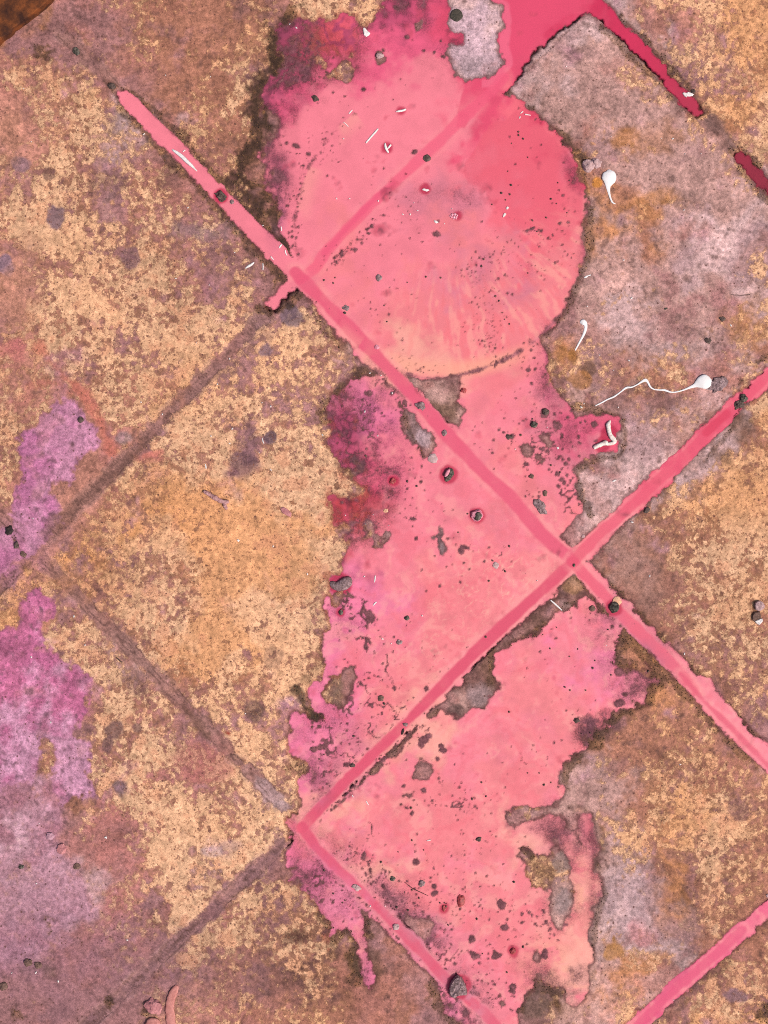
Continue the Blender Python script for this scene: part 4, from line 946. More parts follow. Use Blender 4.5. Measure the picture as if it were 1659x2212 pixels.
jit_x = noise(16, 3, 0.6); jit_y = noise(16, 3, 0.6)
STEP = 2.3
BLK = 12
for i in range(-3, 4):
    for j in range(-4, 4):
        c00, c10, c11, c01 = jun(i, j), jun(i + 1, j), jun(i + 1, j + 1), jun(i, j + 1)
        quad = np.array([c00, c10, c11, c01])
        lo, hi = quad.min(0), quad.max(0)
        if hi[0] < -900 or lo[0] > W + 900 or hi[1] < -900 or lo[1] > H + 900:
            continue
        visible = not (hi[0] < -MARG or lo[0] > W + MARG or hi[1] < -MARG or lo[1] > H + MARG)
        L = float(np.mean([np.linalg.norm(c10 - c00), np.linalg.norm(c01 - c00)]))
        ins = GAP / L
        n = (int(L / STEP) // BLK + 1) * BLK if visible else BLK * 2
        t = np.linspace(ins, 1 - ins, n + 1)
        u, v = np.meshgrid(t, t)
        x = (c00[0] * (1 - u) + c10[0] * u) * (1 - v) + (c01[0] * (1 - u) + c11[0] * u) * v
        y = (c00[1] * (1 - u) + c10[1] * u) * (1 - v) + (c01[1] * (1 - u) + c11[1] * u) * v
        x = x + 1.8 * sample(jit_x, x, y); y = y + 1.8 * sample(jit_y, x, y)
        zg, cg = ground_xyz(x, y)
        cg[..., :6] *= 1 + rng.uniform(-0.05, 0.05) + np.array([0.012, 0, -0.012, 0.012, 0, -0.012]) * rng.uniform(-1, 1)
        e = np.minimum.reduce([u - ins, 1 - ins - u, v - ins, 1 - ins - v]) * L
        wetn = sample(d_all, x, y) > -10
        zg = zg - np.where(wetn, 0.0022 * sstep(0, 6, sample(d.astype(np.float32), x, y)), 0.0004) * np.clip(1 - e / 8.0, 0, 1) ** 2
        nb = n // BLK
        cxs = x[BLK // 2::BLK, BLK // 2::BLK]; cys = y[BLK // 2::BLK, BLK // 2::BLK]
        fine = (cxs > -MARG) & (cxs < W + MARG) & (cys > -MARG) & (cys < H + MARG)
        if not fine.any():
            fine[:] = False
        id2 = np.arange((n + 1) ** 2).reshape(n + 1, n + 1)
        ff = np.kron(fine, np.ones((BLK, BLK), bool))
        Fa = np.stack([id2[:-1, :-1][ff], id2[:-1, 1:][ff], id2[1:, 1:][ff], id2[1:, :-1][ff]], 1)
        br = id2[::BLK, ::BLK]
        cc = ~fine
        Fb = np.stack([br[:-1, :-1][cc], br[:-1, 1:][cc], br[1:, 1:][cc], br[1:, :-1][cc]], 1)
        # sides
        loop = np.concatenate([id2[0, :-1], id2[:-1, -1], id2[-1, :0:-1], id2[:0:-1, 0]])
        base_n = (n + 1) ** 2
        V = np.stack([((x - W / 2) * S).ravel(), ((H / 2 - y) * S).ravel(), zg.ravel()], 1)
        Vs = V[loop].copy(); Vs[:, 2] = -0.04
        ls = base_n + np.arange(len(loop))
        Fs = np.stack([loop, ls, np.roll(ls, -1), np.roll(loop, -1)], 1)
        V = np.concatenate([V, Vs]); cg = cg.reshape(-1, 7); Cc = np.concatenate([cg, cg[loop]])
        Fall = np.concatenate([Fa, Fb, Fs])
        used = np.unique(Fall)
        remap = np.full(len(V), -1); remap[used] = np.arange(len(used))
        Fall = remap[Fall][:, ::-1]
        link("slab", np_mesh("slab", V[used], Fall, Cc[used, :3], {"crust": Cc[used, 6]}, cols2=Cc[used, 3:6]), M_GROUND, pavement)

# ------------------------------------------------------------------ paint
def paint_body(name, mask, label):
    st = 2.6
    px = np.arange(-84, 1744, st); py = np.arange(-84, 2296, st)
    PX, PY = np.meshgrid(px, py)
    hh = sample(hgt.astype(np.float32), PX, PY)
    mk = sample(mask.astype(np.float32), PX, PY) > 0.5
    ok = mk & (hh < 0.12)
    f = ok[:-1, :-1] | ok[1:, :-1] | ok[:-1, 1:] | ok[1:, 1:]
    idx = np.arange(PX.size).reshape(PX.shape)
    F = np.stack([idx[1:, :-1][f], idx[1:, 1:][f], idx[:-1, 1:][f], idx[:-1, :-1][f]], 1)
    used = np.unique(F)
    remap = np.full(PX.size, -1); remap[used] = np.arange(len(used))
    x, y = PX.ravel()[used], PY.ravel()[used]
    V = np.stack([(x - W / 2) * S, (H / 2 - y) * S, np.zeros(len(x))], 1)
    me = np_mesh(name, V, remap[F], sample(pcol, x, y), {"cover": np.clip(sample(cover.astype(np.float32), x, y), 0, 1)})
    return tag(link(name, me, M_PAINT), label, "puddle", "pools of pink paint on the pavers")


is_x = d_x > -12
is_g = (d_g > -14) & (d_main < -14)
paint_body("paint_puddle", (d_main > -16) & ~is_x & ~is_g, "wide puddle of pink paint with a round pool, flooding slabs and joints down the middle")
paint_body("paint_puddle", is_x & (d_main < -20), "short dark crimson puddle in the joint at the right edge above the largest white drop")
paint_body("paint_puddle", is_g, "narrow magenta pink run of paint filling the joint in the lower right corner")

# ------------------------------------------------------------------ moss grains
mm = moss * (d < 4)
ys, xs = np.nonzero((mm > 0.5) & (GX > -10) & (GX < W + 10) & (GY > -10) & (GY < H + 10))
sel = rng.choice(len(ys), min(5000, len(ys)), replace=False)
bmI = bmesh.new(); bmesh.ops.create_icosphere(bmI, subdivisions=1, radius=1.0)
iv = np.array([v.co[:] for v in bmI.verts], np.float32); bmI.verts.ensure_lookup_table()
fi = np.array([[v.index for v in f.verts] for f in bmI.faces]); bmI.free()
x = gx[xs[sel]] + rng.uniform(-1, 1, len(sel)); y = gy[ys[sel]] + rng.uniform(-1, 1, len(sel))
r = (0.5 + 1.0 * rng.random(len(sel)) ** 2)
z0 = sample(hgt.astype(np.float32), x, y) * 0.001
Vm = iv[None] * (r[:, None, None] * S) * np.array([1, 1, 0.8], np.float32) * (1 + 0.25 * rng.standard_normal((len(sel), len(iv), 1)))
Vm = Vm + np.stack([(x - W / 2) * S, (H / 2 - y) * S, z0 + 0.0001], 1)[:, None, :]
pal = np.array([lin(c) for c in [(84, 66, 52), (98, 76, 56), (116, 88, 60), (76, 64, 52), (106, 80, 66), (140, 102, 64), (158, 120, 80)]])
cm = pal[rng.choice(7, len(sel), p=[.24, .22, .14, .2, .12, .05, .03])]
Fm = (fi[None] + (np.arange(len(sel)) * len(iv))[:, None, None]).reshape(-1, 3)
Fm = np.c_[Fm, np.full(len(Fm), -1)]
tag(link("moss", np_mesh("moss", Vm.reshape(-1, 3), Fm, np.repeat(cm, len(iv), 0)), M_MOSS), "dark olive and brown moss growing along the wet slab edges", "moss", kind="stuff")


# ------------------------------------------------------------------ loose things
def zat(x, y):
    return float(sample(hgt.astype(np.float32), np.array([float(x)]), np.array([float(y)]))[0]) * 0.001


def stone_mesh(rx, ry, rz, seed, rough=0.22, sub=3, angular=0.0):
    bm = bmesh.new()
    bmesh.ops.create_icosphere(bm, subdivisions=sub, radius=1.0)
    off = Vector((seed * 3.17, seed * 1.31, seed * 7.7))
    for v in bm.verts:
        p = v.co.copy()
        k = 1 + rough * mnoise.noise(p * 1.3 + off) + rough * 0.5 * mnoise.noise(p * 3.1 + off) + rough * 0.25 * mnoise.noise(p * 7 + off)
        if angular:
            k *= 1 - angular * max(0.0, mnoise.voronoi(p * 1.1 + off)[0][0] - 0.25)
        v.co = Vector((p.x * rx * k * S, p.y * ry * k * S, p.z * rz * k * S))
    me = bpy.data.meshes.new("stone")
    bm.to_mesh(me); bm.free()
    for p in me.polygons: p.use_smooth = not angular
    return me


_seed = [1]


def stone(name, x, y, rx, ry, rot, mat, label, cat="pebble", group=None, rough=0.22, flat=0.6, ang=0.0, sink=0.25, sub=3):
    _seed[0] += 1
    rz = min(rx, ry) * flat
    o = link(name, stone_mesh(rx, ry, rz, _seed[0], rough, sub, ang), mat)
    z = max(zat(x, y), -0.0003)
    o.location = P(x, y, z + rz * S * (1 - 2 * sink) * 0.8)
    o.rotation_euler = (0, 0, -math.radians(rot))
    return tag(o, label, cat, group)


def catmull(pts, per=6):
    pts = [np.array(p, float) for p in pts]
    P_ = [2 * pts[0] - pts[1]] + pts + [2 * pts[-1] - pts[-2]]
    out = []
    for i in range(1, len(P_) - 2):
        for k in range(per):
            t = k / per
            a, b, c, d_ = P_[i - 1], P_[i], P_[i + 1], P_[i + 2]
            out.append(0.5 * ((2 * b) + (-a + c) * t + (2 * a - 5 * b + 4 * c - d_) * t * t + (-a + 3 * b - 3 * c + d_) * t ** 3))
    out.append(pts[-1])
    return np.array(out)


def stroke_mesh(pts, k_h=0.6, rough=0.0, per=6, ring=10, z0=0.0, hmin=0.6):
    """pts: (x, y, halfwidth[, lift]) swept into a rounded body lying on the ground"""
    q = catmull([(p[0], p[1], p[2], p[3] if len(p) > 3 else 0.0) for p in pts], per)
    verts, faces = [], []
    n = len(q)
    for i in range(n):
        a = q[max(0, i - 1)]; b = q[min(n - 1, i + 1)]
        t = np.array([b[0] - a[0], b[1] - a[1]]); t /= (np.linalg.norm(t) + 1e-9)
        nx, ny = -t[1], t[0]
        w = max(q[i][2], 0.15)
        hgt_ = max(w * k_h, hmin * min(1, w))
        for k in range(ring):
            an = 2 * math.pi * k / ring
            ww = w * (1 + rough * mnoise.noise(Vector((q[i][0] * 0.3, q[i][1] * 0.3, k * 0.9))))
            verts.append(P(q[i][0] + nx * ww * math.cos(an), q[i][1] + ny * ww * math.cos(an), z0 + (hgt_ * 0.75 + q[i][3] + hgt_ * math.sin(an) * (1 + rough * mnoise.noise(Vector((q[i][1] * .4, k * 1.3, q[i][0] * .4))))) * S))
    for i in range(n - 1):
        for k in range(ring):
            k2 = (k + 1) % ring
            faces.append((i * ring + k, i * ring + k2, (i + 1) * ring + k2, (i + 1) * ring + k))
    faces.append(tuple(range(ring))[::-1]); faces.append(tuple((n - 1) * ring + k for k in range(ring)))
    return verts, faces


def stroke(name, strokes, mat, label, cat, group=None, z=None, k_h=0.6, rough=0.0, per=6, ring=10, hmin=0.6, parent=None):
    V, F = [], []
    x0, y0 = strokes[0][0][0], strokes[0][0][1]
    zz = max(zat(x0, y0), 0.0) if z is None else z
    for s in strokes:
        v, f = stroke_mesh(s, k_h, rough, per, ring, zz, hmin)
        F += [tuple(i + len(V) for i in q) for q in f]
        V += v
    me = bpy.data.meshes.new(name)
    o0 = np.array(P(x0, y0, zz))
    me.from_pydata([tuple(np.array(v) - o0) for v in V], [], F)
    for p in me.polygons: p.use_smooth = True
    o = link(name, me, mat, parent)
    o.location = o0
    return tag(o, label, cat, group) if label else o


def flake(name, pts, th, mat, label, cat="flake", group=None, z=None, tilt=0.0, parent=None):
    """thin chip with a rounded rim: outline in view units, thickness in units"""
    a = np.array(pts, float); cx, cy = a.mean(0)
    zz = max(zat(cx, cy), 0.0) if z is None else z
    V, F = [], []
    n = len(a)
    for sc, h in ((0.9, 0.0), (1.0, th * 0.5), (0.86, th), (0.45, th * 1.12)):
        for k, (x, y) in enumerate(a):
            V.append(((x - cx) * sc * S, -(y - cy) * sc * S, (h + tilt * (x - cx) * sc + 0.12 * th * math.sin(k * 2.3)) * S))
    for r_ in range(3):
        for k in range(n):
            k2 = (k + 1) % n
            F.append((r_ * n + k, (r_ + 1) * n + k, (r_ + 1) * n + k2, r_ * n + k2))
    F.append(tuple(range(3 * n, 4 * n))[::-1]); F.append(tuple(range(n)))
    me = bpy.data.meshes.new(name)
    me.from_pydata(V, [], F)
    o = link(name, me, mat, parent)
    o.location = P(cx, cy, zz)
    return tag(o, label, cat, group) if label else o


# corner of a rusty plate
edge = [(150, -28), (131, -12), (119, 0), (113, 8), (103, 17), (98, 22), (90, 28), (82, 35), (73, 41), (66, 47), (58, 53), (48, 60), (42, 65), (35, 69), (31, 76), (24, 82), (15, 87), (7, 93), (-3, 104), (-22, 118), (-60, 148)]
bm = bmesh.new()
top = [bm.verts.new(P(x, y, 0.010)) for x, y in edge + [(-210, 20), (20, -210)]]
f = bm.faces.new(top)
if f.normal.z < 0:
    f.normal_flip()
ext = bmesh.ops.extrude_face_region(bm, geom=[f])
for v in [g for g in ext["geom"] if isinstance(g, bmesh.types.BMVert)]:
    v.co.z = 0.0135
top_f = [g for g in ext["geom"] if isinstance(g, bmesh.types.BMFace)][0]
bmesh.ops.bevel(bm, geom=list(top_f.edges), offset=0.0016, segments=3, affect='EDGES', profile=0.6)
for v in bm.verts:
    if v.co.z < 0.0101:
        v.co.z = 0.0006
bmesh.ops.recalc_face_normals(bm, faces=bm.faces)
me = bpy.data.meshes.new("rusty_plate"); bm.to_mesh(me); bm.free()
tag(link("rusty_plate", me, M_RUST), "dark rust brown plate with a straight edge lying over the top left corner", "plate")

# white drops
stroke("white_splash", [[(1311, 368.5, 1.0), (1312, 370, 7), (1313, 374, 12.5), (1314.5, 380, 15.3), (1315, 385, 15.7), (1315, 391, 14), (1314, 397, 9.5), (1313.2, 403, 5.6), (1314, 411, 3.6), (1315.6, 419, 2.6), (1317.8, 427, 2.0), (1321.5, 436, 1.9), (1325, 439.2, 1.5), (1329, 441, 1.0)]],
       M_WHITE, "round white bird dropping with a short hooked tail pointing down", "bird dropping", k_h=0.22, ring=14, hmin=0.8)
stroke("white_splash", [[(1253, 698, 1), (1255, 697, 4.5), (1259, 696.5, 6.5), (1263, 699, 5.2), (1265, 705, 3.6), (1264, 713, 3.2), (1259.5, 725, 2.6), (1254, 735, 2.2), (1247, 748, 1.8), (1242, 757, 1.4)]],
       M_WHITE, "small white bird dropping shaped like a bent matchstick with a tiny knob", "bird dropping", k_h=0.3, hmin=0.8)
stroke("white_splash", [[(1536, 820, 1), (1534, 821, 8), (1529, 823, 13.5), (1521, 825, 15.8), (1513, 827, 13.5), (1506, 830, 8.5), (1500, 833, 4.5), (1490, 837, 2.6), (1476, 842.5, 1.7), (1462, 846.5, 1.5), (1450, 847.5, 1.6), (1435, 843, 2.2), (1424, 842.5, 1.5), (1412, 841, 1.4), (1404, 835.5, 2.0), (1399, 826, 2.4), (1394, 821.5, 3.6), (1387, 824, 2.4), (1376, 831, 1.5),
                        (1364, 836.5, 1.6), (1352, 838, 2.2), (1340, 847, 1.5), (1326, 857, 1.8), (1312, 863, 1.5), (1300, 869.5, 1.5), (1285, 877, 0.9)]], M_WHITE, "white bird dropping with a very long wavy thin tail to the left", "bird dropping", k_h=0.24, ring=14, hmin=0.8)
stroke("white_dribble", [[(1262, 600, 1.2), (1266, 598, 2.0), (1270, 596, 1.4), (1276, 594, 1.3)]], M_WHITE, "short white dribble beside the right rim of the round pool", "bird dropping", k_h=0.4)

# L shaped peeled twig
stroke("peeled_twig", [[(1318.5, 908, 1.2), (1316, 912, 3.4), (1313.5, 918, 5.0), (1314.5, 927, 4.6), (1316.5, 936, 4.6), (1320.5, 944, 5.0), (1326, 950, 5.0), (1328, 953, 3.6)],
                       [(1329.5, 950, 3), (1327, 955, 4), (1321, 958, 3.8), (1313, 959, 3.6), (1308, 957, 5.6), (1302, 958.5, 4.6), (1294, 962, 4.6), (1286, 965.5, 4.4), (1282, 968, 3.4)]],
       M_BONE, "pale peeled twig broken into an L lying in crimson paint", "twig", k_h=0.75, rough=0.28, ring=12)
# forked twig on the yellow crust
stroke("forked_twig", [[(440, 1061, 2.8), (446, 1064, 4.4), (456, 1070, 4.0), (464, 1075, 5.2), (473, 1080, 4.8), (483, 1084, 4.4), (492, 1084, 4.2), (495, 1083, 2.6)], [(485, 1084, 3.2), (485.5, 1090, 4.2), (488, 1096, 4.0), (491.5, 1099, 2.8)]],
       M_BARK, "dry forked twig with flaking bark lying on the yellow crust", "twig", k_h=0.85, rough=0.35, ring=12)
# pink twig and stones at the bottom
stroke("pink_twig", [[(383, 2128, 3.5), (380, 2134, 7), (374, 2145, 9), (369, 2160, 9), (367, 2175, 9.5), (368, 2190, 10), (369, 2203, 10.5), (372, 2222, 10)]], M_PINKTWIG, "thick salmon pink root or twig at the bottom edge", "twig", k_h=0.28, rough=0.2, ring=14)
stone("stone", 332, 2173, 19, 17, 20, M_MAUVEST, "flat mauve stone with a wrinkled top beside the salmon pink twig", "stone", rough=0.35, flat=0.5, ang=0.2)
stone("stone", 330, 2210, 17, 12, 0, M_PINKTWIG, "pink stone cut by the bottom edge below the wrinkled mauve stone", "stone", rough=0.3, flat=0.5)

# placed stones: x, y, rx, ry, rot, mat, label, rough, ang
for (x, y, rx, ry, rot, mat, lb, rg, an, fl) in [
    (478, 424, 13, 9.5, 40, M_DARK, "dark lumpy cinder sitting in the pink filled joint at upper left", .55, .2, .7),
    (501, 436, 5, 5, 0, M_GREY, "tiny grey stone just below the dark cinder in the joint", .3, .2, .6),
    (969, 1025, 9.5, 15, 28, M_GREEN, "oval dark pebble half coated with pink, in a crimson ring", .22, 0, .7),
    (1030, 1114, 13, 13, 0, M_PINKST, "round pebble coated pink with a dark olive top", .2, 0, .6),
    (1326, 1312, 12, 12, 0, M_GREEN, "round green black pebble in the joint beside the cream disc", .18, 0, .7),
    (1332.5, 1299, 10.5, 10, 0, M_CREAM, "round cream disc in the joint beside the green black pebble", .12, 0, .3),
    (1270.5, 359, 13, 14, 10, M_PALE, "larger pale half of a split pebble by the round pool rim", .2, 0, .7),
    (1287, 354, 11, 10, 0, M_PALE, "smaller pale lump of the split pebble by the round pool rim", .35, 0, .65),
    (1606, 860, 9, 9, 0, M_GREEN, "round black pebble lodged in the right hand pink joint", .25, 0, .7),
    (1595, 874, 12, 9, -40, M_DARK, "rough dark lump beside the round black pebble in the joint", .6, .3, .5),
    (1550, 832, 21, 16, -40, M_GREY, "wrinkled purple grey stone touching the head of the long tailed dropping", .4, .35, .3),
    (909, 877, 11, 9, 30, M_GREY, "grey stone in the joint below the round pool", .35, .2, .6),
    (1001, 843, 7, 6, 0, M_RED, "dark red pebble at the right corner of the bare grey patch", .3, 0, .6),
    (960, 935, 6, 7, 0, M_GREY, "small grey pebble on the edge of the joint beside the long grey bare patch", .25, 0, .6),
    (935, 991, 11, 11, 0, M_PALE, "flat round pale stone at the foot of the long grey bare patch", .12, 0, .25),
    (1168, 1094, 11, 22, -38, M_GREY, "long dark grey stone with an olive end near the joint crossing", .35, .3, .5),
    (820, 121, 8, 7, 20, M_PALE, "pale pebble on a brown bare spot near the top of the pool", .3, .1, .7),
    (770, 1917, 10, 6.5, 20, M_PALE, "pale pink stone in the lower joint, the upper of two", .3, .1, .6),
    (855, 2002, 8, 7, 10, M_PALE, "pale pink stone in the lower joint, the lower of two", .35, .15, .6),
    (995, 1945, 9, 14, 5, M_RED, "red oval stone on the lower pink slab", .15, 0, .45),
    (959, 1962, 5, 7, 0, M_RED, "small dark red stone left of the red oval stone", .25, .1, .6),
    (1108, 2054, 7, 7, 0, M_RED, "round dark crimson pebble near the bottom of the lower pink slab", .2, 0, .6),
    (911, 1908, 7.5, 7, 0, M_GREY, "small round grey stone above the dark double scab on the lower slab", .2, 0, .5),
    (848, 1898, 5.5, 5, 0, M_GREEN, "small greenish stone close to the lower joint", .3, .1, .6),
    (1034, 1813, 6.5, 5.5, 0, M_DARK, "black stone alone on the middle of the lower pink slab", .3, .2, .6),
    (1246, 1556, 6.5, 6, 0, M_DARK, "dark stone near the right shore of the lower pink slab", .3, .1, .6),
    (879, 1335, 5.5, 5.5, 0, M_GREEN, "black round pebble among cracks in the paint", .2, 0, .7),
    (736, 1323, 5, 6, 0, M_GREEN, "shiny black pebble below the kidney shaped stone", .2, 0, .7),
    (848, 1039, 7.5, 7, 0, M_RED, "dark red pebble in the magenta stained paint", .3, .1, .6),
    (833, 1103, 6, 5, 0, M_CREAM, "cream pebble beside the red stained patch", .3, .1, .5),
    (1071, 1221, 7, 7.5, 0, M_PALE, "pale grey disc on the paint left of the joint crossing", .12, 0, .3),
    (862, 1387, 7, 6, 0, M_GREY, "grey stone at the lower end of the cracked paint", .3, .1, .5),
    (823, 1508, 6.5, 7, 0, M_BROWN, "olive brown stone on the paint near the lower joint", .25, 0, .5),
    (876, 1565, 5.5, 4.5, 0, M_GREY, "small grey pebble on the lower left run of joint above a dark seed", .25, 0, .6),
    (870, 1580, 3, 7.5, 15, M_BLACK, "dark seed like husk at the edge of the joint", .1, 0, .7),
    (762, 1653, 6.5, 5, 0, M_DARK, "dark stone at the edge of the lower left run of joint", .3, .1, .6),
    (1279, 1314, 7, 7, 0, M_BROWN, "round brown pebble on pink left of the green black pebble", .15, 0, .5),
    (748, 665, 7.5, 6.5, 0, M_GREY, "grey stone beside the joint at the lower left of the round pool", .35, .2, .5),
    (818, 600, 6.5, 8, 0, M_GREY, "grey brown pebble in the middle left of the round pool", .35, .1, .5),
    (814, 750, 5.5, 5.5, 0, M_PINKST, "pink coated round grain on the edge of the joint below the pool", .1, 0, .5),
    (923, 342, 8.5, 8.5, 0, M_DARK, "round dark disc like stone beside the pale streak in the pool", .12, 0, .3),
    (681, 213, 9, 7, 50, M_DARK, "dark crescent stone in the upper left of the pool", .3, .2, .5),
    (1240, 1221, 3.5, 3.5, 0, M_GREEN, "tiny black pebble in the middle of the joint crossing", .2, 0, .7),
    (242, 186, 10, 8, 30, M_DARK, "dark stone at the upper tip of the pink filled joint", .35, .2, .5),
    (165, 111, 7, 10, -30, M_GREEN, "flat dark grey stone between the rusty plate and the joint tip", .2, 0, .35),
    (175, 907, 7, 7, 0, M_DARK, "round dark stone at the top of the purple stain", .15, 0, .6),
    (20, 1147, 9, 10, 0, M_BLACK, "black stone at the left edge in the purple stained joint", .3, .2, .5),
    (36, 1178, 7, 8, 20, M_DARK, "dark stone next below the black stone in the purple stained joint", .3, .2, .5),
    (51, 1197, 8, 6, 40, M_BROWN, "brown stone at the crossing of joints in the purple stain", .3, .2, .5),
    (109, 1806, 9, 9, 0, M_LILAC, "pale round stone set in the lilac crust at lower left", .2, 0, .3),
    (134, 1833, 11, 12, 0, M_MAUVEST, "brown mauve stone set in the lilac crust, the larger of two", .25, .1, .35),
    (167, 1871, 8, 7, 0, M_BROWN, "brown stone below the mauve one in the lilac crust", .25, .1, .35),
    (62, 2078, 10, 9, 0, M_BROWN, "left lump of the brown scab cluster at lower left", .3, .1, .4),
    (83, 2084, 9, 8, 0, M_BROWN, "right lump of the brown scab cluster at lower left", .3, .1, .4),
    (8, 2130, 9, 9, 0, M_BROWN, "brown round stone at the left edge near the bottom", .2, 0, .4),
    (46, 1872, 6, 5, 0, M_GREEN, "small black stone in the yellow strip at lower left", .3, .1, .5),
    (1100, 943, 8, 6, 0, M_DARK, "dark stone on the coral paint right of the joint below the pool", .5, .2, .5),
    (1153, 918, 7.5, 7, 0, M_GREEN, "black round stone on the pink tongue reaching the L shaped twig", .3, .1, .6),
    (1178, 890, 7.5, 7.5, 0, M_DARK, "dark stone above the black round one on the pink tongue", .3, .1, .6),
    (1148, 1029, 6.5, 5.5, 0, M_BROWN, "brown stone above the joint crossing, the upper of a pair", .25, .1, .6),
    (1177, 1066, 5.5, 7, 0, M_BROWN, "brown stone above the joint crossing, the lower of a pair", .25, .1, .6),
    (1498, 198, 5, 5, 0, M_DARK, "dark grain in the crimson joint right beside the white flake", .3, .1, .6),
    (1553, 515, 1, 1, 0, M_DARK, "", 0, 0, 0),
    (1560, 689, 6.5, 5.5, 0, M_DARK, "dark stone alone on the pale right slab above the long tailed dropping", .35, .2, .5),
    (1530, 736, 7.5, 6.5, 0, M_DARK, "dark grey stone on the pale right slab above the head of the long dropping", .35, .2, .5),
    (1438, 667, 4.5, 2.5, -15, M_GREEN, "dark seed shaped chip on the pale right slab", .2, .1, .5),
    (1397, 1102, 6, 8, 10, M_DARK, "dark red brown stone at the lower edge of the right hand joint", .35, .2, .5),
    (1260, 1158, 4, 4, 0, M_PALE, "tiny pale round stone on the grey strip above the joint crossing", .15, 0, .5),
]:
    if not lb:
        continue
    stone("pebble", x, y, rx, ry, rot, mat, lb, "pebble", rough=rg + 0.10, flat=fl, ang=an + 0.18, sink=0.3 if fl > .35 else 0.2)
# olive cap on the coated pebble, pink smear on the oval one
par = [o for o in bpy.data.objects if o.get("label", "").startswith("round pebble coated pink")][0]
cap = link("bare_top", stone_mesh(8.5, 9, 3, 91, 0.3, 2), M_GREEN, par); cap.location = (2.5 * S, -1.0 * S, 5.6 * S)
par = [o for o in bpy.data.objects if o.get("label", "").startswith("oval dark pebble")][0]
cap = link("paint_smear", stone_mesh(4.4, 10.5, 3, 92, 0.3, 2), M_PINKST, par); cap.location = (-4.4 * S, 1.2 * S, 4.6 * S)

# kidney stone
stroke("kidney_stone", [[(713, 1258, 3), (717, 1260.5, 6), (724, 1265, 9), (732, 1266, 10.5), (741, 1263, 12.5), (749, 1258, 12.5), (756, 1253, 9), (760, 1251, 4)]], M_GREY, "kidney shaped grey stone in a dark pink ring at the yellow slab edge", "stone", k_h=0.5, rough=0.16, ring=16, z=-0.0005)
# dark disc on the grey island
flake("dark_disc", [(986 + 20.5 / 1.0 * 0.66 * math.cos(t) * (1 + 0.05 * math.sin(5 * t)), 33.5 + 13.6 * math.sin(t) * (1 + 0.05 * math.cos(4 * t))) for t in np.linspace(0, 2 * math.pi, 25)[:-1]], 2.2, M_DISC,
      "flat dark round disc on the grey island at the top of the pool", "disc")
flake("pebble", [(988.2, 2104), (994, 2107.5), (998.6, 2112), (1003, 2120), (1006, 2128), (1008, 2135), (1009.5, 2142.3), (1007.5, 2148), (998, 2148.5), (990, 2148), (986.7, 2151), (981, 2154), (976, 2152), (971.5, 2148.7), (968.5, 2140), (970, 2132), (971.5, 2124), (974, 2118), (978, 2112.5), (983, 2107)], 15, M_GREY,
      "triangular grey brown stone wedged in the joint near the bottom", "pebble", z=-0.001)
# curled shell chip at the right edge
flake("shell_chip", [(1629, 1302), (1634, 1298), (1640, 1297), (1646, 1300), (1650, 1307), (1650, 1313), (1643, 1318), (1636, 1320), (1630, 1316), (1628, 1308)], 8, M_PALE, "pale curled shell chip on the crust near the right edge, the upper one", "shell chip", tilt=0.05)
flake("shell_chip", [(1628, 1322), (1640, 1320), (1643, 1330), (1645, 1340), (1638, 1348), (1630, 1344), (1623, 1338), (1624, 1328)], 5, M_BROWN, "dark chip with pale fringe below the curled shell chip", "shell chip", tilt=-0.05)
flake("shell_chip", [(1628, 1341), (1636, 1338), (1645, 1335), (1647, 1341), (1639, 1350), (1633, 1347)], 6.5, M_CHIP, "white fragment under the dark chip near the right edge", "shell chip")
flake("shell_chip", [(1654, 1102 + 830), (1660, 1930), (1660, 1938), (1655, 1938)], 2, M_PALE, "pale sliver at the right edge above the lower right joint", "shell chip")
flake("mauve_flake", [(605, 1098), (613, 1095), (622, 1100), (630, 1108), (629, 1118), (620, 1114), (610, 1108)], 3, M_MAUVEST, "leaf shaped mauve flake on the yellow slab near the pink shore", "flake")

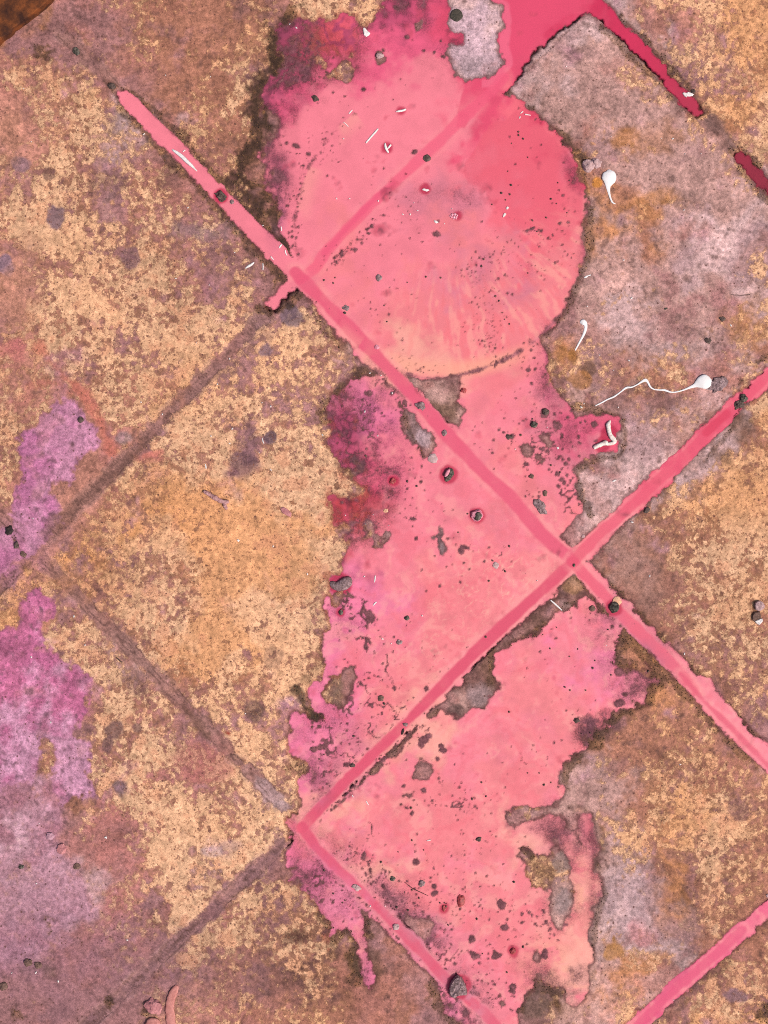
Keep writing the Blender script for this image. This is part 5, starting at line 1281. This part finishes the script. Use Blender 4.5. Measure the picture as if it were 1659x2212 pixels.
# white splinters and flakes with their own look
W_STICK = [
    ([(372, 323, 1), (376, 326, 2.6), (385, 332, 3.6), (396, 341, 4.2), (405, 350, 4.0), (414, 358, 3.2), (420, 364, 2.0), (426, 370, 1.0)], "large white splinter lying in the pink filled joint at upper left", "splinter"),
    ([(855, 241.5, .9), (861, 240.5, 2.4), (869, 239, 2.4), (874, 237.2, 2.4), (877, 236.5, 1.8)], "white stub floating on the upper pool, nearly level", "splinter"),
    ([(790.5, 309, 1.8), (797, 301, 1.9), (805, 292, 1.9), (812, 284, 2.0), (817, 278, 1.4)], "straight white stick slanting up to the right on the pool", "splinter"),
    ([(832, 309, 1.2), (832.5, 316, 2.8), (835, 323, 2.8), (839, 330, 1.6)], "left piece of the crumpled white curl on the pool", "splinter"),
    ([(837, 322, .9), (841, 317, 2.2), (844.5, 312.5, 2.0)], "right piece of the crumpled white curl on the pool", "splinter"),
    ([(753.5, 246, .9), (757, 242, 1.3), (761.5, 237.5, .8)], "thin cream sliver on the left of the pool, the upper one", "splinter"),
    ([(742, 264, .7), (747, 268, .9), (752.5, 274, .6)], "thin cream sliver on the left of the pool, the lower one", "splinter"),
    ([(1189, 1296, 1.0), (1197, 1303, 1.9), (1205, 1310, 1.9), (1214, 1318.5, .9)], "straight white stick on dark moss left of the joint crossing", "splinter"),
    ([(530, 580, 1.0), (536, 576, 2.6), (543, 572, 2.6), (549, 567, 1.4)], "white jagged splinter on bare ground left of the joint", "splinter"),
    ([(568, 569, 1.0), (568.5, 577, 1.2), (568, 584, .9)], "thin upright white splinter beside the left joint", "splinter"),
    ([(603, 536, 1.2), (606, 531, 1.8), (609, 528, 1.0)], "short white splinter across the left joint above its corner", "splinter"),
    ([(616, 540, .9), (617, 546, 1.4), (620, 552, .9)], "white splinter on the pool edge above the left corner", "splinter"),
    ([(585, 554, 1.0), (588, 558, 1.4), (591, 561, .8)], "white splinter lying inside the left joint", "splinter"),
    ([(607, 489, .8), (608, 494, 1.2), (608, 499, .8)], "small white splinter in the dark moss wedge", "splinter"),
    ([(309, 292, .9), (313, 288.5, 1.4)], "short white sliver on the lower edge of the upper left joint", "splinter"),
    ([(395, 328, 1.0), (400, 324, 1.4)], "short white sliver beside the large splinter", "splinter"),
    ([(791, 1730, .9), (793.5, 1735, 1.1), (796, 1739, .8)], "thin white sliver on the lower pink slab, left of centre", "splinter"),
    ([(761, 1717, .8), (763, 1722, 1.0)], "tiny white sliver close to the lower joint corner", "splinter"),
    ([(922, 1816, .9), (927, 1815, 1.2), (931, 1814, .9)], "short level white sliver in the middle of the lower slab", "splinter"),
    ([(444, 1002, 1.0), (445, 1008, 1.5), (445.5, 1013, .9)], "upright white chip on the yellow slab above the forked twig", "splinter"),
    ([(567, 946, .8), (568, 953, 1.2), (570, 958, 1.0)], "upright white splinter on yellow crust near the mid left shore", "splinter"),
    ([(695, 938, .9), (698, 941, 1.3)], "short white sliver at the edge of the purple stained shore", "splinter"),
    ([(809, 1258, .9), (810, 1250, 1.4), (810.5, 1243, .9)], "short upright white splinter right of the kidney stone", "splinter"),
    ([(806, 1308, .9), (810, 1303, 1.6), (814, 1300, .8)], "white chip among the first cracks of the paint", "splinter"),
    ([(1130, 240, .8), (1127, 243, 1.2), (1124, 245, .8)], "white sliver on the pool shore by the corner of the pale slab, upper", "splinter"),
    ([(1134, 247, 1.6), (1140, 248, 1.2), (1146, 249, .8)], "white sliver on the pool shore by the corner of the pale slab, right", "splinter"),
    ([(1122, 256, .9), (1123.5, 252, 1.6)], "white sliver on the pool shore by the corner of the pale slab, lower left", "splinter"),
    ([(769, 1920, .1), (770, 1921, .1)], "", ""),
    ([(257 - 6, 1420, .8), (257, 1425, 1.3), (264, 1431, .9)], "short black twig in the dry joint on the left", "twig"),
    ([(1578, 637, .6), (1600, 638, .9), (1620, 637, .8)], "thin dark hair like twig on the right slab near the right edge", "twig"),
    ([(873, 1905, .5), (890, 1918, .8), (910, 1928, .8), (925, 1935, .5)], "thin red brown hair like root on the lower pink slab", "twig"),
    ([(800 - 235, 2235, .5), (566, 2236, .5)], "", ""),
]
for pts, lb, cat in W_STICK:
    if not lb:
        continue
    stroke("splinter" if cat == "splinter" else "thin_twig", [pts], M_CHIP if cat == "splinter" else M_TWIG, lb, cat, k_h=0.55, rough=0.12, per=5, ring=8, hmin=0.7)
flake("white_flake", [(784, 61), (788, 60), (793, 66), (800, 72), (797, 77), (791, 80), (786, 76)], 2.2, M_CHIP, "white triangular flake on the magenta shallows at the top left of the pool", "flake")
flake("white_flake", [(911, 410), (915, 407), (919, 408), (925, 409), (928, 411), (922, 414), (915, 412)], 2.0, M_CHIP, "white flake floating in the middle of the round pool", "flake")
flake("white_flake", [(938, 476), (944, 477), (947, 481), (942, 483), (938, 480)], 1.8, M_CHIP, "small pinkish white flake floating left of the foam bubbles", "flake")
flake("white_flake", [(1474, 202), (1476, 200), (1483, 201), (1486, 199), (1492, 200.5), (1499, 204), (1495, 208), (1489, 209), (1484, 208.5), (1482, 211), (1478, 208)], 2.6, M_CHIP, "ragged white flake across the narrow end of the crimson joint", "flake")
flake("white_flake", [(1087, 464), (1090, 460), (1094, 462), (1091, 467), (1086, 470)], 1.8, M_CHIP, "white chip on the front of the darker paint in the pool, lower", "flake")
flake("white_flake", [(1093, 449), (1096, 446), (1100, 448), (1097, 452), (1094, 453)], 1.8, M_CHIP, "white chip on the front of the darker paint in the pool, upper", "flake")
flake("white_flake", [(511, 1166), (515, 1165), (519, 1167), (515, 1171)], 1.6, M_CHIP, "bright white chip on the upper part of the yellow slab", "flake")
flake("white_flake", [(1202, 966), (1206, 965), (1208, 969), (1204, 971)], 1.6, M_CHIP, "white grain on the pink tongue left of the L shaped twig", "flake")
flake("white_flake", [(1660 - 339, 1040), (1328, 1036), (1332, 1037), (1326, 1041)], 1.4, M_CHIP, "small white chip on the pale slab above the right hand joint", "flake")
# foam bubbles
V, F = [], []
for (dx, dy, rr) in [(-4, -3, 3.0), (2, -3.5, 3.2), (-5.5, 2, 2.6), (0, 2.2, 3.0), (5, 1.6, 2.4), (-1, 6, 1.8), (4, 5.4, 1.8), (-9, 0, 1.6), (7, -2, 1.5)]:
    bmI = bmesh.new(); bmesh.ops.create_icosphere(bmI, subdivisions=2, radius=rr * S)
    k0 = len(V)
    V += [(v.co.x + dx * S, v.co.y - dy * S, v.co.z * 0.7) for v in bmI.verts]
    F += [tuple(v.index + k0 for v in f.verts) for f in bmI.faces]; bmI.free()
me = bpy.data.meshes.new("foam"); me.from_pydata(V, [], F)
for p in me.polygons: p.use_smooth = True
o = link("foam_bubbles", me, M_BUBBLE); o.location = P(981, 467, 0.0004)
tag(o, "small cluster of foam bubbles floating on the round pool", "foam")

# tiny white crumbs, alike
CRUMB = [(358, 163), (455, 166), (52, 192), (68, 307), (406, 449), (507, 546), (380, 602), (452, 616), (425, 741), (496, 775), (305, 869), (242, 989), (351, 895), (470, 830), (502, 926), (456, 942), (496, 958), (560, 978), (72, 1560 - 440), (110, 1560), (68, 1419), (184, 1400 - 7), (160, 1331), (530, 1541), (585, 1000 + 15), (746, 1113), (806, 1112), (790, 1132), (840, 1135),
         (817, 434), (870, 463), (886, 463), (902, 455), (894, 438), (960, 483), (976, 451), (742, 300), (727, 429), (755, 429), (640, 60), (626, 52), (568, 487), (1223, 144), (1320, 246 + 49), (1428, 299), (1453, 300), (1479, 333), (1514, 333), (1477, 454), (1585, 385), (1347, 562), (1364, 644), (1268, 662), (1578, 703), (1295, 767), (1358, 779), (1261, 872), (1255, 880), (1181, 891 + 1), (1113, 970), (1182, 923), (1403, 1244),
         (1365, 1128), (1160, 1254), (1310, 1394), (1478, 1412), (1469, 1651), (826, 1380), (787, 1245), (912, 1330), (230, 1809), (228, 1888 - 80), (85, 1778), (79, 1908), (78, 2100), (26, 2101), (126, 2119), (275, 2030), (800, 1957), (832, 1957), (566, 870), (585, 878), (590, 1180), (664, 1240), (845, 1390), (1325, 800), (1455, 2160), (1335, 880 + 0), (799, 806), (823, 811), (847, 849), (788, 889), (816, 941)]
crumb = stone_mesh(1.5, 1.1, 1.0, 5, 0.4, 1)
for k, (x, y) in enumerate(CRUMB):
    o = bpy.data.objects.new("white_crumb", crumb)
    COL.objects.link(o)
    if not crumb.materials: crumb.materials.append(M_CHIP)
    s = 0.8 + 0.9 * random.random()
    o.location = P(x, y, max(zat(x, y), 0) + 0.0003); o.scale = (s * (1 + .6 * random.random()), s, s); o.rotation_euler = (0, 0, random.random() * 3)
    tag(o, "tiny white crumb scattered on the slabs and the paint", "crumb", "tiny white crumbs")

# dark grit standing out of the paint, alike
GRIT = [(1120, 292), (1130, 300), (1083, 417), (1120, 285), (1105, 310), (1097, 370), (1104, 400), (1140, 340), (1063, 442), (1092, 432), (1101, 420), (830, 660), (836, 695), (720, 612), (724, 600), (700, 605), (745, 676), (880, 610), (920, 598), (952, 600), (1230, 390), (1190, 430), (1202, 440), (1225, 460), (1180, 470), (1160, 500), (1150, 476), (1205, 395),
        (1140, 590), (1090, 690), (1100, 700), (1078, 650), (1085, 675), (1070, 640), (1045, 560), (1040, 575), (880, 1040), (900, 1050), (790, 985), (1010, 1110), (1202, 1355), (1313, 1360), (1280, 1443), (1285, 1427), (1320, 1458), (1231, 1491), (1220, 1484), (1265, 1491), (1188, 1401), (1230, 1418), (1248, 1402), (1256, 1585), (1275, 1583), (1100, 1538), (1056, 1255), (1091, 1234), (1064, 1211), (1100, 1180),
        (905, 1940), (890, 1922), (881, 1966), (857, 1960), (874, 1927), (960, 1950), (964, 1958), (950, 1950), (1030, 1985), (968, 1998), (1042, 2060), (1095, 2100), (1130, 2045), (700, 1880), (720, 1930), (745, 1945), (740, 1950), (860, 1840), (823, 1862), (890, 1815), (915, 1836), (888, 1745), (1040, 1690), (1050, 1720), (1020, 1726), (1140, 1670), (1165, 1670), (1175, 1695), (1110, 1905),
        (673, 1615), (700, 1630), (690, 1640), (764, 1590), (830, 1520), (1075, 1390), (1049, 1376), (990, 1150), (1190, 1690), (1400, 1450), (1150, 905), (1125, 940), (1190, 1005), (1210, 1020)]
grit_meshes = [stone_mesh(2.0, 1.7, 1.4, 20 + k, 0.4, 1) for k in range(5)]
for k, (x, y) in enumerate(GRIT):
    mesh = grit_meshes[k % 5]
    if not mesh.materials: mesh.materials.append(M_DARK if k % 5 < 3 else M_BROWN)
    o = bpy.data.objects.new("grit", mesh)
    COL.objects.link(o)
    s = 0.8 + 0.8 * random.random()
    o.location = P(x, y, 0.0004); o.scale = (s, s * (.8 + .4 * random.random()), s); o.rotation_euler = (0, 0, random.random() * 3)
    tag(o, "tiny dark grit standing out of the pink paint", "grit", "dark grit in the paint")
